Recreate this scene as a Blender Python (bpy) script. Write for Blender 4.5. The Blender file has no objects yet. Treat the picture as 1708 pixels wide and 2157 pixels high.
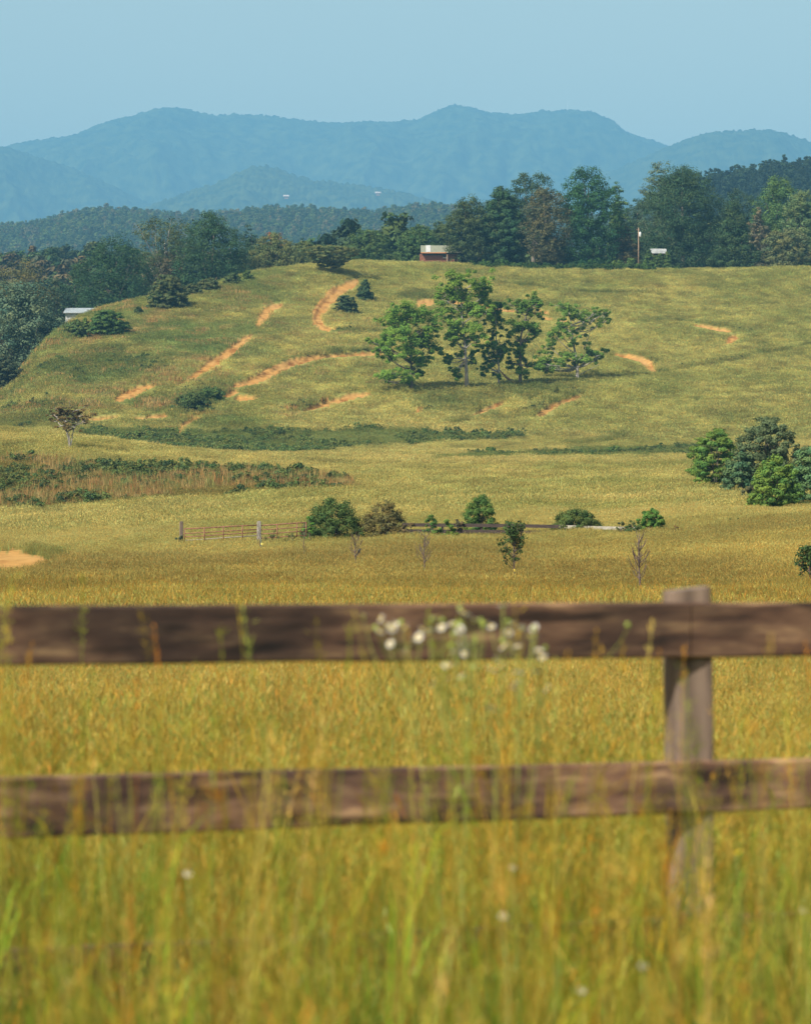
import bpy, math
import numpy as np
from mathutils import Vector

S = bpy.context.scene
COL = S.collection
# ---------------------------------------------------------------- camera, sky, sun, exposure
F, ZC, U0, V0 = 6486.0, 1.65, 854.0, 946.0      # picture units per radian, eye height, principal column, horizon row
cam = bpy.data.cameras.new('camera'); co = bpy.data.objects.new('camera', cam); COL.objects.link(co)
co.location = (0, 0, ZC); co.rotation_euler = (math.radians(90), 0, 0)
cam.sensor_fit = 'HORIZONTAL'; cam.sensor_width = 36; cam.lens = 36 * F / 1708
cam.shift_y = -132.5 / 1708
cam.clip_start = 0.1; cam.clip_end = 60000
cam.dof.use_dof = True; cam.dof.focus_distance = 150; cam.dof.aperture_fstop = cam.lens / 1000 / 0.020
cam.dof.aperture_blades = 8
S.camera = co
SUN_EL, SUN_AZ = math.radians(44), math.atan2(-0.72, -0.69)       # azimuth measured from +Y towards +X
sv = Vector((math.sin(SUN_AZ) * math.cos(SUN_EL), math.cos(SUN_AZ) * math.cos(SUN_EL), math.sin(SUN_EL)))
w = bpy.data.worlds.new('World'); S.world = w; w.use_nodes = True
nt = w.node_tree; nt.nodes.clear()
wo = nt.nodes.new('ShaderNodeOutputWorld'); bg = nt.nodes.new('ShaderNodeBackground')
sky = nt.nodes.new('ShaderNodeTexSky'); sky.sky_type = 'NISHITA'; sky.sun_disc = False
sky.sun_elevation = SUN_EL; sky.sun_rotation = SUN_AZ; sky.air_density = 1.0; sky.dust_density = 1.6; sky.ozone_density = 1.6
bg.inputs['Strength'].default_value = 0.09
tint = nt.nodes.new('ShaderNodeMix'); tint.data_type = 'RGBA'; tint.blend_type = 'MULTIPLY'; tint.inputs[0].default_value = 1; tint.inputs[7].default_value = (1.58, 1.19, .77, 1)
nt.links.new(sky.outputs[0], tint.inputs[6]); nt.links.new(tint.outputs[2], bg.inputs[0]); nt.links.new(bg.outputs[0], wo.inputs[0])
sl = bpy.data.lights.new('sun', 'SUN'); sl.energy = 4.4; sl.angle = math.radians(0.53); sl.color = (1.0, 0.94, 0.83)
so = bpy.data.objects.new('sun', sl); so.rotation_euler = sv.to_track_quat('Z', 'Y').to_euler(); COL.objects.link(so)
so.location = (-40, -20, 60)
S.view_settings.view_transform = 'Standard'; S.view_settings.look = 'None'
S.view_settings.exposure = 1.03; S.view_settings.gamma = 1.0
S.render.engine = 'CYCLES'
cy = S.cycles
cy.max_bounces = 6; cy.diffuse_bounces = 3; cy.glossy_bounces = 2; cy.transmission_bounces = 3
cy.volume_bounces = 0; cy.transparent_max_bounces = 4
cy.use_denoising = True
cy.sample_clamp_indirect = 4
S.render.film_transparent = False

HAZE_DENSITY, HAZE_COLOR = 1.4e-4, (0.215, 0.57, 0.93)

# ---------------------------------------------------------------- helpers
def vn(x, y, seed=0):
    x = np.asarray(x, float); y = np.asarray(y, float)
    ix = np.floor(x).astype(np.int64); iy = np.floor(y).astype(np.int64)
    fx = x - ix; fy = y - iy
    fx = fx * fx * (3 - 2 * fx); fy = fy * fy * (3 - 2 * fy)
    def h(a, b):
        n = (a * 374761393 + b * 668265263 + seed * 974711) & 0xFFFFFFFF
        n = ((n ^ (n >> 13)) * 1274126177) & 0xFFFFFFFF
        n = ((n ^ (n >> 15)) * 2246822519) & 0xFFFFFFFF
        return ((n ^ (n >> 16)) & 0xFFFFFF) / float(0xFFFFFF)
    a = h(ix, iy); b = h(ix + 1, iy); c = h(ix, iy + 1); d = h(ix + 1, iy + 1)
    return ((a * (1 - fx) + b * fx) * (1 - fy) + (c * (1 - fx) + d * fx) * fy) * 2 - 1

def fbm(x, y, o=4, seed=0, gain=.5):
    s = 0; a = 1; n = 0
    for i in range(o):
        s = s + a * vn(x * 2 ** i + 17.3 * i, y * 2 ** i - 9.1 * i, seed + i); n += a; a *= gain
    return s / n

def sstep(a, b, x):
    t = np.clip((x - a) / (b - a), 0, 1); return t * t * (3 - 2 * t)

def mesh(name, V, faces, mats, col=None, midx=None, smooth=False):
    V = np.ascontiguousarray(np.asarray(V, np.float32).reshape(-1, 3))
    faces = [np.asarray(f, np.int32) for f in faces if len(f)]
    me = bpy.data.meshes.new(name)
    me.vertices.add(len(V)); me.vertices.foreach_set('co', V.ravel())
    loops = np.concatenate([f.ravel() for f in faces])
    tot = np.concatenate([np.full(len(f), f.shape[1], np.int32) for f in faces])
    st = np.zeros(len(tot), np.int32); st[1:] = np.cumsum(tot)[:-1]
    me.loops.add(len(loops)); me.loops.foreach_set('vertex_index', loops)
    me.polygons.add(len(tot)); me.polygons.foreach_set('loop_start', st); me.polygons.foreach_set('loop_total', tot)
    me.polygons.foreach_set('use_smooth', np.full(len(tot), bool(smooth)))
    for m in (mats if isinstance(mats, (list, tuple)) else [mats]): me.materials.append(m)
    if midx is not None: me.polygons.foreach_set('material_index', np.asarray(midx, np.int32))
    if col is not None:
        a = me.color_attributes.new('col', 'FLOAT_COLOR', 'POINT')
        c = np.ones((len(V), 4), np.float32); c[:, :3] = col
        a.data.foreach_set('color', c.ravel())
    me.update(calc_edges=True); me.validate()
    return me

class MB:
    """collects tubes, boxes and leaves for one mesh"""
    def __init__(s): s.V = []; s.f = {3: [], 4: []}; s.m = {3: [], 4: []}; s.c = []; s.n = 0
    def add(s, V, faces, m=0, col=(1, 1, 1)):
        V = np.asarray(V, float).reshape(-1, 3)
        s.V.append(V); c = np.ones((len(V), 3)); c[:] = col; s.c.append(c)
        for f in faces:
            f = np.asarray(f, int)
            if len(f): s.f[f.shape[1]].append(f + s.n); s.m[f.shape[1]].append(np.full(len(f), m))
        s.n += len(V)
    def tube(s, pts, rad, n=6, m=0, col=(1, 1, 1), cap=True):
        P = np.asarray(pts, float); K = len(P); R = np.broadcast_to(np.asarray(rad, float), (K,))
        T = np.gradient(P, axis=0); T /= np.linalg.norm(T, axis=1)[:, None] + 1e-12
        ref = np.array([0, 0, 1.]) if abs(T[:, 2]).mean() < .8 else np.array([1., 0, 0])
        A = np.cross(T, ref); A /= np.linalg.norm(A, axis=1)[:, None] + 1e-12; B = np.cross(T, A)
        a = np.arange(n) * 2 * math.pi / n
        V = P[:, None] + R[:, None, None] * (np.cos(a)[None, :, None] * A[:, None] + np.sin(a)[None, :, None] * B[:, None])
        V = V.reshape(-1, 3)
        i = np.arange(K - 1)[:, None] * n; j = np.arange(n)[None]; j2 = (j + 1) % n
        Q = np.stack([i + j, i + j2, i + n + j2, i + n + j], -1).reshape(-1, 4)
        fs = [Q]
        if cap:
            V = np.vstack([V, P[0], P[-1]]); k = K * n; jj = np.arange(n); jn = (jj + 1) % n
            fs.append(np.stack([jn, jj, np.full(n, k)], 1)); fs.append(np.stack([(K - 1) * n + jj, (K - 1) * n + jn, np.full(n, k + 1)], 1))
        s.add(V, fs, m, col)
    def box(s, c, size, m=0, rotz=0, col=(1, 1, 1), bev=0):
        hx, hy, hz = np.array(size) / 2
        b = bev
        # chamfered along the vertical edges when bev > 0
        ring = [(-hx + b, -hy), (hx - b, -hy), (hx, -hy + b), (hx, hy - b), (hx - b, hy), (-hx + b, hy), (-hx, hy - b), (-hx, -hy + b)] if b else [(-hx, -hy), (hx, -hy), (hx, hy), (-hx, hy)]
        ring = np.array(ring); n = len(ring); cs, sn = math.cos(rotz), math.sin(rotz)
        ring = np.stack([ring[:, 0] * cs - ring[:, 1] * sn, ring[:, 0] * sn + ring[:, 1] * cs], 1)
        V = np.vstack([np.c_[ring, np.full(n, -hz)], np.c_[ring, np.full(n, hz)], [[0, 0, -hz], [0, 0, hz]]]) + np.array(c)
        j = np.arange(n); k = (j + 1) % n
        s.add(V, [np.stack([j, k, k + n, j + n], 1), np.stack([k, j, np.full(n, 2 * n)], 1), np.stack([j + n, k + n, np.full(n, 2 * n + 1)], 1)], m, col)
    def prism(s, ring_a, ring_b, m=0, col=(1, 1, 1)):
        a = np.array(ring_a, float); b = np.array(ring_b, float); n = len(a); j = np.arange(n); k = (j + 1) % n
        V = np.vstack([a, b, a.mean(0), b.mean(0)])
        s.add(V, [np.stack([j, k, k + n, j + n], 1), np.stack([k, j, np.full(n, 2 * n)], 1), np.stack([j + n, k + n, np.full(n, 2 * n + 1)], 1)], m, col)
    def mesh(s, name, mats, smooth=False):
        fs = []; mi = []
        for k in (4, 3):
            if s.f[k]: fs.append(np.vstack(s.f[k])); mi.append(np.concatenate(s.m[k]))
        return mesh(name, np.vstack(s.V), fs, mats, np.vstack(s.c), np.concatenate(mi), smooth)
    def build(s, name, mats, parent=None, smooth=False, **kw):
        return obj(name, s.mesh(name, mats, smooth), parent, **kw)

def obj(name, me, parent=None, label=None, cat=None, group=None, kind=None, loc=None):
    o = bpy.data.objects.new(name, me); COL.objects.link(o)
    if parent is not None: o.parent = parent
    if loc is not None: o.location = loc
    tag(o, label, cat, group, kind)
    return o

def tag(o, label=None, cat=None, group=None, kind=None):
    if label: o['label'] = label
    if cat: o['category'] = cat
    if group: o['group'] = group
    if kind: o['kind'] = kind

def thing(name, label, cat, loc, group=None, rotz=0):
    o = obj(name, None, None, label, cat, group, None, loc); o.rotation_euler = (0, 0, rotz); o.empty_display_size = .1
    return o

def mat(name, build):
    m = bpy.data.materials.new(name); m.use_nodes = True; t = m.node_tree; t.nodes.clear()
    out = t.nodes.new('ShaderNodeOutputMaterial')
    def N(tp, **kw):
        n = t.nodes.new('ShaderNode' + tp)
        for k, v in kw.items():
            if k[0] == 'i' and k[1:].isdigit(): n.inputs[int(k[1:])].default_value = v
            else: setattr(n, k, v)
        return n
    t.links.new(build(t, N, lambda a, b: t.links.new(a, b)), out.inputs['Surface'])
    return m

def mulc(N, L, a, b):
    n = N('Mix', data_type='RGBA', blend_type='MULTIPLY'); n.inputs[0].default_value = 1
    for sck, v in ((6, a), (7, b)):
        if isinstance(v, tuple): n.inputs[sck].default_value = (*v, 1)
        else: L(v, n.inputs[sck])
    return n.outputs[2]

def leaf_mat(name, rgb, trans=.35, inst=False, gloss=0.):
    def b(t, N, L):
        c = N('Attribute', attribute_name='col').outputs['Color']
        if inst: c = mulc(N, L, c, N('Attribute', attribute_name='tint', attribute_type='INSTANCER').outputs['Color'])
        if rgb: c = mulc(N, L, c, rgb)
        d = N('BsdfDiffuse'); L(c, d.inputs[0])
        tr = N('BsdfTranslucent'); L(c, tr.inputs[0])
        m = N('MixShader'); m.inputs[0].default_value = trans; L(d.outputs[0], m.inputs[1]); L(tr.outputs[0], m.inputs[2])
        if gloss <= 0: return m.outputs[0]
        g = N('BsdfGlossy'); g.inputs['Roughness'].default_value = .45
        m2 = N('MixShader'); m2.inputs[0].default_value = gloss; L(m.outputs[0], m2.inputs[1]); L(g.outputs[0], m2.inputs[2])
        return m2.outputs[0]
    return mat(name, b)

def noisy(name, a, b_, scale=5, rough=.85, stretch=(1, 1, 1), detail=5, bump=0, metal=0, third=None):
    def bld(t, N, L):
        tc = N('TexCoord'); mp = N('Mapping'); mp.inputs['Scale'].default_value = stretch; L(tc.outputs['Object'], mp.inputs[0])
        n = N('TexNoise'); n.inputs['Scale'].default_value = scale; n.inputs['Detail'].default_value = detail; L(mp.outputs[0], n.inputs[0])
        r = N('ValToRGB'); r.color_ramp.elements[0].position = .32; r.color_ramp.elements[1].position = .68
        r.color_ramp.elements[0].color = (*a, 1); r.color_ramp.elements[1].color = (*b_, 1)
        if third: e = r.color_ramp.elements.new(.5); e.color = (*third, 1)
        L(n.outputs[0], r.inputs[0])
        p = N('BsdfPrincipled'); p.inputs['Roughness'].default_value = rough; p.inputs['Metallic'].default_value = metal
        L(r.outputs[0], p.inputs['Base Color'])
        if bump:
            bm = N('Bump'); bm.inputs['Strength'].default_value = bump; L(n.outputs[0], bm.inputs['Height']); L(bm.outputs[0], p.inputs['Normal'])
        return p.outputs[0]
    return mat(name, bld)

def pchip_slopes(x, y):
    h = np.diff(x); d = np.diff(y) / h; m = np.zeros_like(y)
    w1 = 2 * h[1:] + h[:-1]; w2 = h[1:] + 2 * h[:-1]
    ok = d[:-1] * d[1:] > 0
    with np.errstate(divide='ignore', invalid='ignore'):
        hm = (w1 + w2) / (w1 / d[:-1] + w2 / d[1:])
    m[1:-1] = np.where(ok, hm, 0); m[0] = d[0]; m[-1] = d[-1]
    return m
def pchip(x, y, q):
    m = pchip_slopes(x, y); q = np.clip(q, x[0], x[-1]); i = np.clip(np.searchsorted(x, q, 'right') - 1, 0, len(x) - 2)
    h = x[i + 1] - x[i]; t = (q - x[i]) / h
    return (y[i] * (1 + 2 * t) * (1 - t) ** 2 + h * m[i] * t * (1 - t) ** 2 + y[i + 1] * t * t * (3 - 2 * t) + h * m[i + 1] * t * t * (t - 1))

# ---------------------------------------------------------------- the land: one sheet, lawn to the foot of the mountains
UC = np.array([-900, 0, 100, 200, 400, 600, 760, 900, 1200, 1450, 1708, 2600.])
DK = np.array([60, 90, 125, 173, 200, 260, 300, 340, 400, 440, 470.])
YK = np.array([
    [1312, 1264, 1226, 1176, 1140, 1084, 985, 908, 930, 925, 893],
    [1312, 1264, 1226, 1176, 1140, 1084, 985, 908, 930, 925, 893],
    [1312, 1264, 1226, 1172, 1135, 1079, 987, 917, 938, 928, 897],
    [1312, 1265, 1225, 1167, 1128, 1073, 990, 930, 945, 930, 900],
    [1312, 1266, 1222, 1160, 1118, 1057, 1000, 955, 958, 938, 903],
    [1312, 1267, 1221, 1155, 1110, 1042, 1000, 968, 963, 948, 905],
    [1312, 1268, 1220, 1148, 1102, 1032, 1000, 975, 962, 950, 908],
    [1312, 1268, 1220, 1142, 1096, 1035, 1005, 980, 963, 952, 912],
    [1312, 1268, 1216, 1132, 1090, 1032, 1005, 982, 965, 955, 925],
    [1312, 1270, 1212, 1120, 1084, 1028, 1000, 980, 963, 950, 935],
    [1312, 1268, 1200, 1097, 1078, 1030, 1000, 978, 960, 945, 930],
    [1312, 1268, 1200, 1097, 1078, 1030, 1000, 978, 960, 945, 930.]])
SKY = np.array([[880, 540], [832, 560], [722, 588], [656, 640], [614, 668], [566, 705], [552, 730], [558, 740], [569, 740], [571, 740], [565, 740], [565, 740.]])
DROP = np.array([[4, 10], [3, 9], [3, 9], [3, 9], [3, 10], [2, 9], [1, 6], [.3, 4], [.3, 3], [.3, 3], [.3, 3], [.3, 3]])
# far ground rows: (distance, row) of the wooded ridge behind
RID = np.array([[3300, 512], [3300, 504], [3300, 488], [3300, 466], [3300, 478], [3300, 465], [3300, 472], [3300, 460], [3300, 462], [1700, 402], [1700, 372], [1700, 350.]])
knotD = []; knotZ = []
for i in range(len(UC)):
    D = [0, 9, 20, 35]; Z = [0, 0, -.43, -.8]
    for d, y in zip(DK, YK[i]): D.append(d); Z.append(ZC + (V0 - y) / F * d)
    ys, ds = SKY[i]; y0 = YK[i][-1]
    for t in (.25, .5, .75, 1.):
        d = 470 + (ds - 470) * t; y = y0 + (ys - y0) * (t * (1.22 - .22 * t)); D.append(d); Z.append(ZC + (V0 - y) / F * d)
    zs = Z[-1]; rd, ry = RID[i]; zr = ZC + (V0 - ry) / F * rd
    D += [ds + 25, ds + 120, 1100, rd - .35 * (rd - 1100), rd, rd + 500, 5200, 13600]
    Z += [zs - DROP[i][0], zs - DROP[i][1], 54 if UC[i] < 1000 else zs - 4, zr * .62, zr, zr * .4, 40, 60]
    knotD.append(D); knotZ.append(Z)
knotD = np.array(knotD, float); knotZ = np.array(knotZ, float)
R1 = np.concatenate([np.linspace(0, 12, 25), 12 * 1.03 ** np.arange(1, 103)]); R1 = R1[R1 < 245]
ROWS = np.concatenate([R1, np.arange(245, 790, 1.25), np.geomspace(792, 3900, 105), np.geomspace(4000, 13500, 20)])
UIN = np.concatenate([np.linspace(-900, -60, 42)[:-1], np.linspace(-60, 1770, 760), np.linspace(1770, 2600, 42)[1:]])
kd = np.stack([pchip(UC, knotD[:, k], UIN) for k in range(knotD.shape[1])], 1)
kz = np.stack([pchip(UC, knotZ[:, k], UIN) for k in range(knotD.shape[1])], 1)
ZG = np.stack([pchip(kd[j], kz[j], ROWS) for j in range(len(UIN))])           # [u, row]
XG = (UIN[:, None] - U0) / F * ROWS[None]; YG = np.broadcast_to(ROWS[None], XG.shape)
hill = sstep(440, 520, YG) * (1 - sstep(800, 1000, YG))
ZG = ZG + .05 * sstep(10, 40, YG) * fbm(XG / 4, YG / 4, 3, 5) + .35 * hill * fbm(XG / 22, YG / 22, 4, 9) + .25 * sstep(180, 300, YG) * fbm(XG / 40, YG / 40, 3, 3)
# low bank in front of the five walnut trees, and old terrace steps on the hillside
ug = np.broadcast_to(UIN[:, None], XG.shape); vg = V0 - (ZG - ZC) / np.maximum(YG, .5) * F
ZG = ZG + .8 * np.exp(-((vg - 826) / 12) ** 2) * sstep(760, 860, ug) * (1 - sstep(1300, 1420, ug))

# ---- what grows where, in picture columns/rows of the land
Z3 = lambda *p: [(.5088 * a, 526.7 + .5088 * b, .5088 * h) for a, b, h in p]
Z4 = lambda *p: [(737.3 + .37 * a, 526.7 + .37 * b, .37 * h) for a, b, h in p]
Z5 = lambda *p: [(1106 + .3525 * a, 632 + .3525 * b, .3525 * h) for a, b, h in p]
CLAY = [Z3((1470, 130, 12), (1400, 165, 22), (1345, 215, 22), (1315, 260, 20), (1310, 292, 20), (1340, 320, 11), (1390, 330, 4)),
        Z3((1165, 225, 8), (1120, 238, 14), (1100, 262, 24), (1065, 300, 12)),
        Z3((1040, 350, 8), (985, 390, 16), (920, 440, 16), (860, 480, 14), (800, 520, 11), (735, 557, 4)),
        Z3((640, 555, 6), (560, 580, 18), (500, 605, 16), (465, 622, 6)),
        Z3((965, 562, 5), (1050, 540, 13), (1130, 500, 16), (1200, 470, 12), (1280, 450, 7), (1360, 437, 4), (1440, 433, 5), (1580, 428, 6)),
        Z3((910, 612, 6), (960, 590, 13), (985, 580, 7)), Z3((985, 612, 12), (1060, 608, 6)),
        Z3((1530, 592, 7), (1450, 605, 11), (1370, 630, 10), (1300, 648, 8), (1255, 662, 3)),
        Z3((835, 690, 4), (780, 705, 9), (745, 735, 12), (740, 748, 8)),
        Z3((330, 700, 3), (430, 693, 6), (500, 683, 3)), Z3((540, 687, 4), (605, 697, 5)), Z3((610, 687, 6), (690, 683, 7)),
        Z4((390, 300, 14), (430, 300, 18), (480, 290, 10)), Z4((560, 290, 8), (640, 300, 8), (760, 315, 8), (860, 335, 8), (940, 345, 6)),
        Z4((1070, 340, 8), (1130, 355, 9)), Z4((1090, 380, 7), (1140, 390, 8)), Z4((1190, 395, 7), (1270, 410, 6)),
        Z4((425, 890, 6), (400, 905, 13), (355, 930, 4)), Z4((880, 865, 5), (800, 895, 10), (730, 930, 9), (680, 952, 4)),
        Z4((1310, 835, 6), (1230, 860, 10), (1150, 900, 13), (1090, 930, 11), (1050, 945, 4)),
        Z5((530, 320, 5), (620, 335, 9), (700, 360, 14), (750, 390, 22), (770, 415, 14)),
        Z5((1000, 145, 3), (1080, 158, 8), (1150, 172, 9), (1230, 185, 5)), Z5((1265, 215, 12), (1225, 232, 20), (1195, 252, 6)),
        [(-60, 1186, 26), (40, 1184, 22), (90, 1188, 13), (130, 1192, 4)],
        ]
LUSH = [Z5((690, 130, 6), (820, 120, 7), (1000, 130, 5), (1100, 145, 7), (1240, 168, 9), (1330, 190, 16), (1365, 215, 16), (1320, 245, 10), (1250, 262, 5)),
        Z5((800, 432, 7), (870, 425, 8), (1000, 398, 9), (1220, 370, 11), (1330, 330, 11), (1500, 310, 7), (1720, 255, 8)),
        Z5((620, 325, 8), (720, 345, 10), (790, 375, 13), (800, 400, 10)), Z3((1270, 440, 10), (1340, 425, 10), (1450, 420, 7), (1570, 418, 6)),
        Z3((950, 548, 10), (1040, 525, 8), (1130, 485, 8), (1200, 455, 9), (1270, 438, 10)),
        Z3((1390, 333, 7), (1480, 338, 7), (1600, 340, 6)), Z3((1170, 662, 10), (1250, 645, 12), (1340, 620, 6)),
        Z3((1385, 152, 7), (1330, 205, 8), (1298, 260, 8), (1292, 300, 7)),
        Z3((720, 660, 35), (820, 610, 45), (910, 590, 30)), Z3((1290, 270, 6), (1310, 310, 8), (1380, 335, 6)),
        Z4((390, 880, 30), (520, 860, 50), (700, 870, 45), (850, 830, 40), (1100, 790, 40), (1310, 770, 20)),
        Z4((960, 940, 20), (1090, 890, 25), (1230, 840, 16), (1320, 800, 14)), Z4((560, 985, 12), (700, 960, 14), (820, 935, 10)),
        Z4((780, 180, 8), (1000, 200, 7), (1250, 235, 6), (1700, 245, 5)), Z3((0, 610, 60), (180, 540, 60), (330, 480, 50), (470, 430, 35)),
        Z3((0, 720, 40), (150, 700, 30), (330, 715, 16)), Z3((470, 490, 30), (560, 480, 24), (680, 480, 20)), Z3((60, 660, 20), (300, 640, 14)),
        Z4((300, 265, 22), (390, 255, 28), (480, 262, 18)), Z5((0, 690, 14), (200, 640, 10), (330, 560, 8)),
        Z5((60, 810, 5), (150, 825, 5), (220, 850, 4)), [(0, 1165, 10), (60, 1168, 10), (130, 1180, 8)],
        Z5((250, 865, 6), (430, 850, 8), (540, 830, 8), (620, 790, 6))]
POLY = {'knoll': [(-60, 972), (60, 968), (150, 978), (250, 985), (400, 990), (520, 1000), (640, 1003), (720, 1018), (765, 1030), (700, 1036), (560, 1045), (420, 1053), (250, 1064), (100, 1074), (-60, 1086)],
        'strip': [(140, 915), (200, 902), (320, 905), (430, 912), (560, 905), (700, 908), (760, 900), (860, 905), (960, 912), (1110, 914), (1100, 925), (900, 938), (760, 944), (690, 957), (560, 962), (420, 954), (330, 946), (240, 930)],
        'strip2': [(1000, 958), (1080, 962), (1160, 950), (1275, 940), (1340, 945), (1480, 938), (1560, 950), (1490, 966), (1300, 966), (1130, 968), (960, 972), (880, 975), (900, 966)],
        'under': [(985, 560), (1040, 545), (1160, 546), (1300, 538), (1420, 545), (1480, 556), (1460, 570), (1200, 570), (1050, 566)]}

def strokes(L, u, v, rag=.55, seed=0, soft=.35, wide=1., marg=0.):
    out = np.zeros(u.shape); n = fbm(u / 7, v / 4, 3, 31 + seed)
    for st in L:
        P = np.array(st); pad = P[:, 2].max() * 2.4 + 2 + marg * 1.6
        sel = np.nonzero((u > P[:, 0].min() - pad) & (u < P[:, 0].max() + pad) & (v > P[:, 1].min() - pad) & (v < P[:, 1].max() + pad))
        if not len(sel[0]): continue
        a, b = u[sel], v[sel]; best = np.zeros(a.shape)
        for p, q in zip(P[:-1], P[1:]):
            dx, dy = q[0] - p[0], q[1] - p[1]; t = np.clip(((a - p[0]) * dx + (b - p[1]) * dy) / (dx * dx + dy * dy + 1e-9), 0, 1)
            dist = np.hypot(a - p[0] - t * dx, b - p[1] - t * dy); hw = (p[2] + (q[2] - p[2]) * t) * wide + marg
            best = np.maximum(best, np.clip((hw * (1 + rag * n[sel]) - dist) / (soft * hw + .5) + .5, 0, 1))
        out[sel] = np.maximum(out[sel], best)
    return out
def inpoly(P, u, v, wob=(10, 5), seed=0):
    a = u + wob[0] * fbm(u / 25, v / 12, 3, 60 + seed); b = v + wob[1] * fbm(u / 22, v / 12, 3, 70 + seed)
    r = np.zeros(u.shape, bool); P = np.array(P)
    for (x1, y1), (x2, y2) in zip(P, np.roll(P, -1, 0)):
        if y1 == y2: continue
        r ^= ((y1 > b) != (y2 > b)) & (a < (x2 - x1) * (b - y1) / (y2 - y1) + x1)
    return r
def lerp(a, b, t): return a + (b - a) * t[..., None]
STRAW, OLIVE, BROWN, GREEN, CLAYC = (np.array(c) for c in ((.455, .405, .135), (.285, .295, .085), (.36, .285, .095), (.11, .16, .045), (.40, .215, .065)))
def cover(u, v, x, y):
    """colour of what covers the ground, clay and rough-growth masks"""
    c = np.broadcast_to(STRAW, u.shape + (3,)).copy()
    n1 = fbm(x / 45, y / 60, 4, 11); n2 = fbm(x / 9, y / 14, 4, 12); n3 = fbm(x / 2.2, y / 5, 3, 13)
    c = lerp(c, OLIVE, np.clip(.42 + .8 * n1 + .65 * n2 + .3 * n3, 0, 1))
    near = 1 - sstep(120, 200, y)
    c = lerp(c, BROWN, np.clip(near * (.35 + .7 * n2 + .5 * n1) + .25 * n3, 0, .85))
    c = lerp(c, np.array((.235, .20, .07)), sstep(40, 105, y) * (1 - sstep(140, 185, y)) * np.clip(.28 + 1.0 * fbm(x / 10, y / 18, 3, 29), 0, .6))
    gl = 1 - sstep(6, 30, y)                                             # lusher green close to the fence
    c = lerp(c, np.array((.37, .35, .07)), gl * np.clip(.6 + .8 * n3, 0, 1))
    c = c * (1 + (1 - sstep(100, 200, y))[..., None] * (np.array((-.06, -.12, -.30)) + (1 - sstep(7, 14, y))[..., None] * np.array((.12, .12, .1))))
    c = c * (1 - sstep(450, 520, y)[..., None] * np.array((.07, .015, .10)))
    c = lerp(c, np.array((.20, .22, .06)), sstep(440, 500, y) * np.clip(-.3 + 1.4 * fbm(x / 7, y / 16, 3, 19), 0, .55))
    c = lerp(c, np.array((.22, .27, .05)), gl * np.clip(-.1 + 1.5 * fbm(x / .5, y / .6, 3, 44), 0, .8)); c = lerp(c, np.array((.42, .27, .09)), gl * np.clip(-.3 + 1.5 * fbm(x / .4, y / .5, 3, 47), 0, .7))
    rough = hillmask = sstep(440, 500, y) * sstep(0, 260, 720 - u)        # the rough left flank of the hill
    c = lerp(c, OLIVE * .85, rough * np.clip(.5 + n2, 0, 1)); c = lerp(c, GREEN * 1.35, rough * np.clip(.2 + 1.5 * fbm(x / 14, y / 25, 4, 23), 0, .8))
    c = lerp(c, np.array((.47, .33, .13)), rough * np.clip(-.35 + 1.5 * fbm(x / 5, y / 9, 3, 24), 0, .7))
    c = c * (1 + sstep(200, 260, y) * np.clip(.42 * fbm(x / 1.5, y / 4, 3, 83) + .16 * fbm(x / 5, y / 5, 3, 85), -.3, .3))[..., None]
    lush = strokes(LUSH, u, v, .7, 1, .9)
    c = lerp(c, lerp(np.broadcast_to(GREEN * 1.1, c.shape), OLIVE * .6, np.clip(.5 + n3, 0, 1)), lush * np.clip(.62 + .7 * n2, 0, .92))
    kn = inpoly(POLY['knoll'], u, v); sp = inpoly(POLY['strip'], u, v) | inpoly(POLY['strip2'], u, v) | inpoly(POLY['under'], u, v)
    c = lerp(c, OLIVE * np.array((.72, .6, .6)), kn * .9); c = lerp(c, GREEN, sp * .8)
    cl = strokes(CLAY, u, v, .6, 2, .3, 1.12)
    return c, cl, lush, kn, sp
vg = V0 - (ZG - ZC) / np.maximum(YG, .5) * F
cg, clg, lushg, kng, spg = cover(ug, vg, XG, YG)
ZG = ZG - (.36 + .22 * fbm(XG / 1.6, YG / 3, 3, 51)) * sstep(.2, .8, clg) * (YG > 250) + .35 * lushg * (YG > 420)
def zat(x, y):
    u = U0 + np.asarray(x, float) / np.maximum(y, .3) * F
    iu = np.interp(u, UIN, np.arange(len(UIN))); ir = np.interp(y, ROWS, np.arange(len(ROWS)))
    a = np.minimum(iu.astype(int), len(UIN) - 2); b = np.minimum(ir.astype(int), len(ROWS) - 2); s = iu - a; t = ir - b
    return (ZG[a, b] * (1 - s) + ZG[a + 1, b] * s) * (1 - t) + (ZG[a, b + 1] * (1 - s) + ZG[a + 1, b + 1] * s) * t
def at(u, d): x = (u - U0) / F * d; return np.array([x, d, float(zat(x, d))])
def dfor(u, v, dmin=470):
    d = ROWS[(ROWS >= dmin) & (ROWS < 790)]; x = (u - U0) / F * d; vv = V0 - (zat(x, d) - ZC) / d * F
    k = np.nonzero(vv <= v)[0]; return float(d[k[0]]) if len(k) else float(d[np.argmin(vv)])
def px(n, d): return n / F * d
def zrow(v, d): return ZC + (V0 - v) / F * d

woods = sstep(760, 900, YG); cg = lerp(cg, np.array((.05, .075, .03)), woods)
cg = cg * .62  # darker soil and thatch, also standing in for missing tuft shade
cg = lerp(cg, lerp(np.broadcast_to(CLAYC, cg.shape), CLAYC * np.array((1.0, 1.12, 1.35)), np.clip(.5 + .9 * fbm(XG / 3, YG / 6, 3, 41), 0, 1)) * (1 - .62 * np.clip(-.12 + 1.9 * fbm(XG / 1.3, YG / 3.5, 3, 43), 0, 1)[..., None] * np.array((.75, .95, 1.))), clg)
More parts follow.
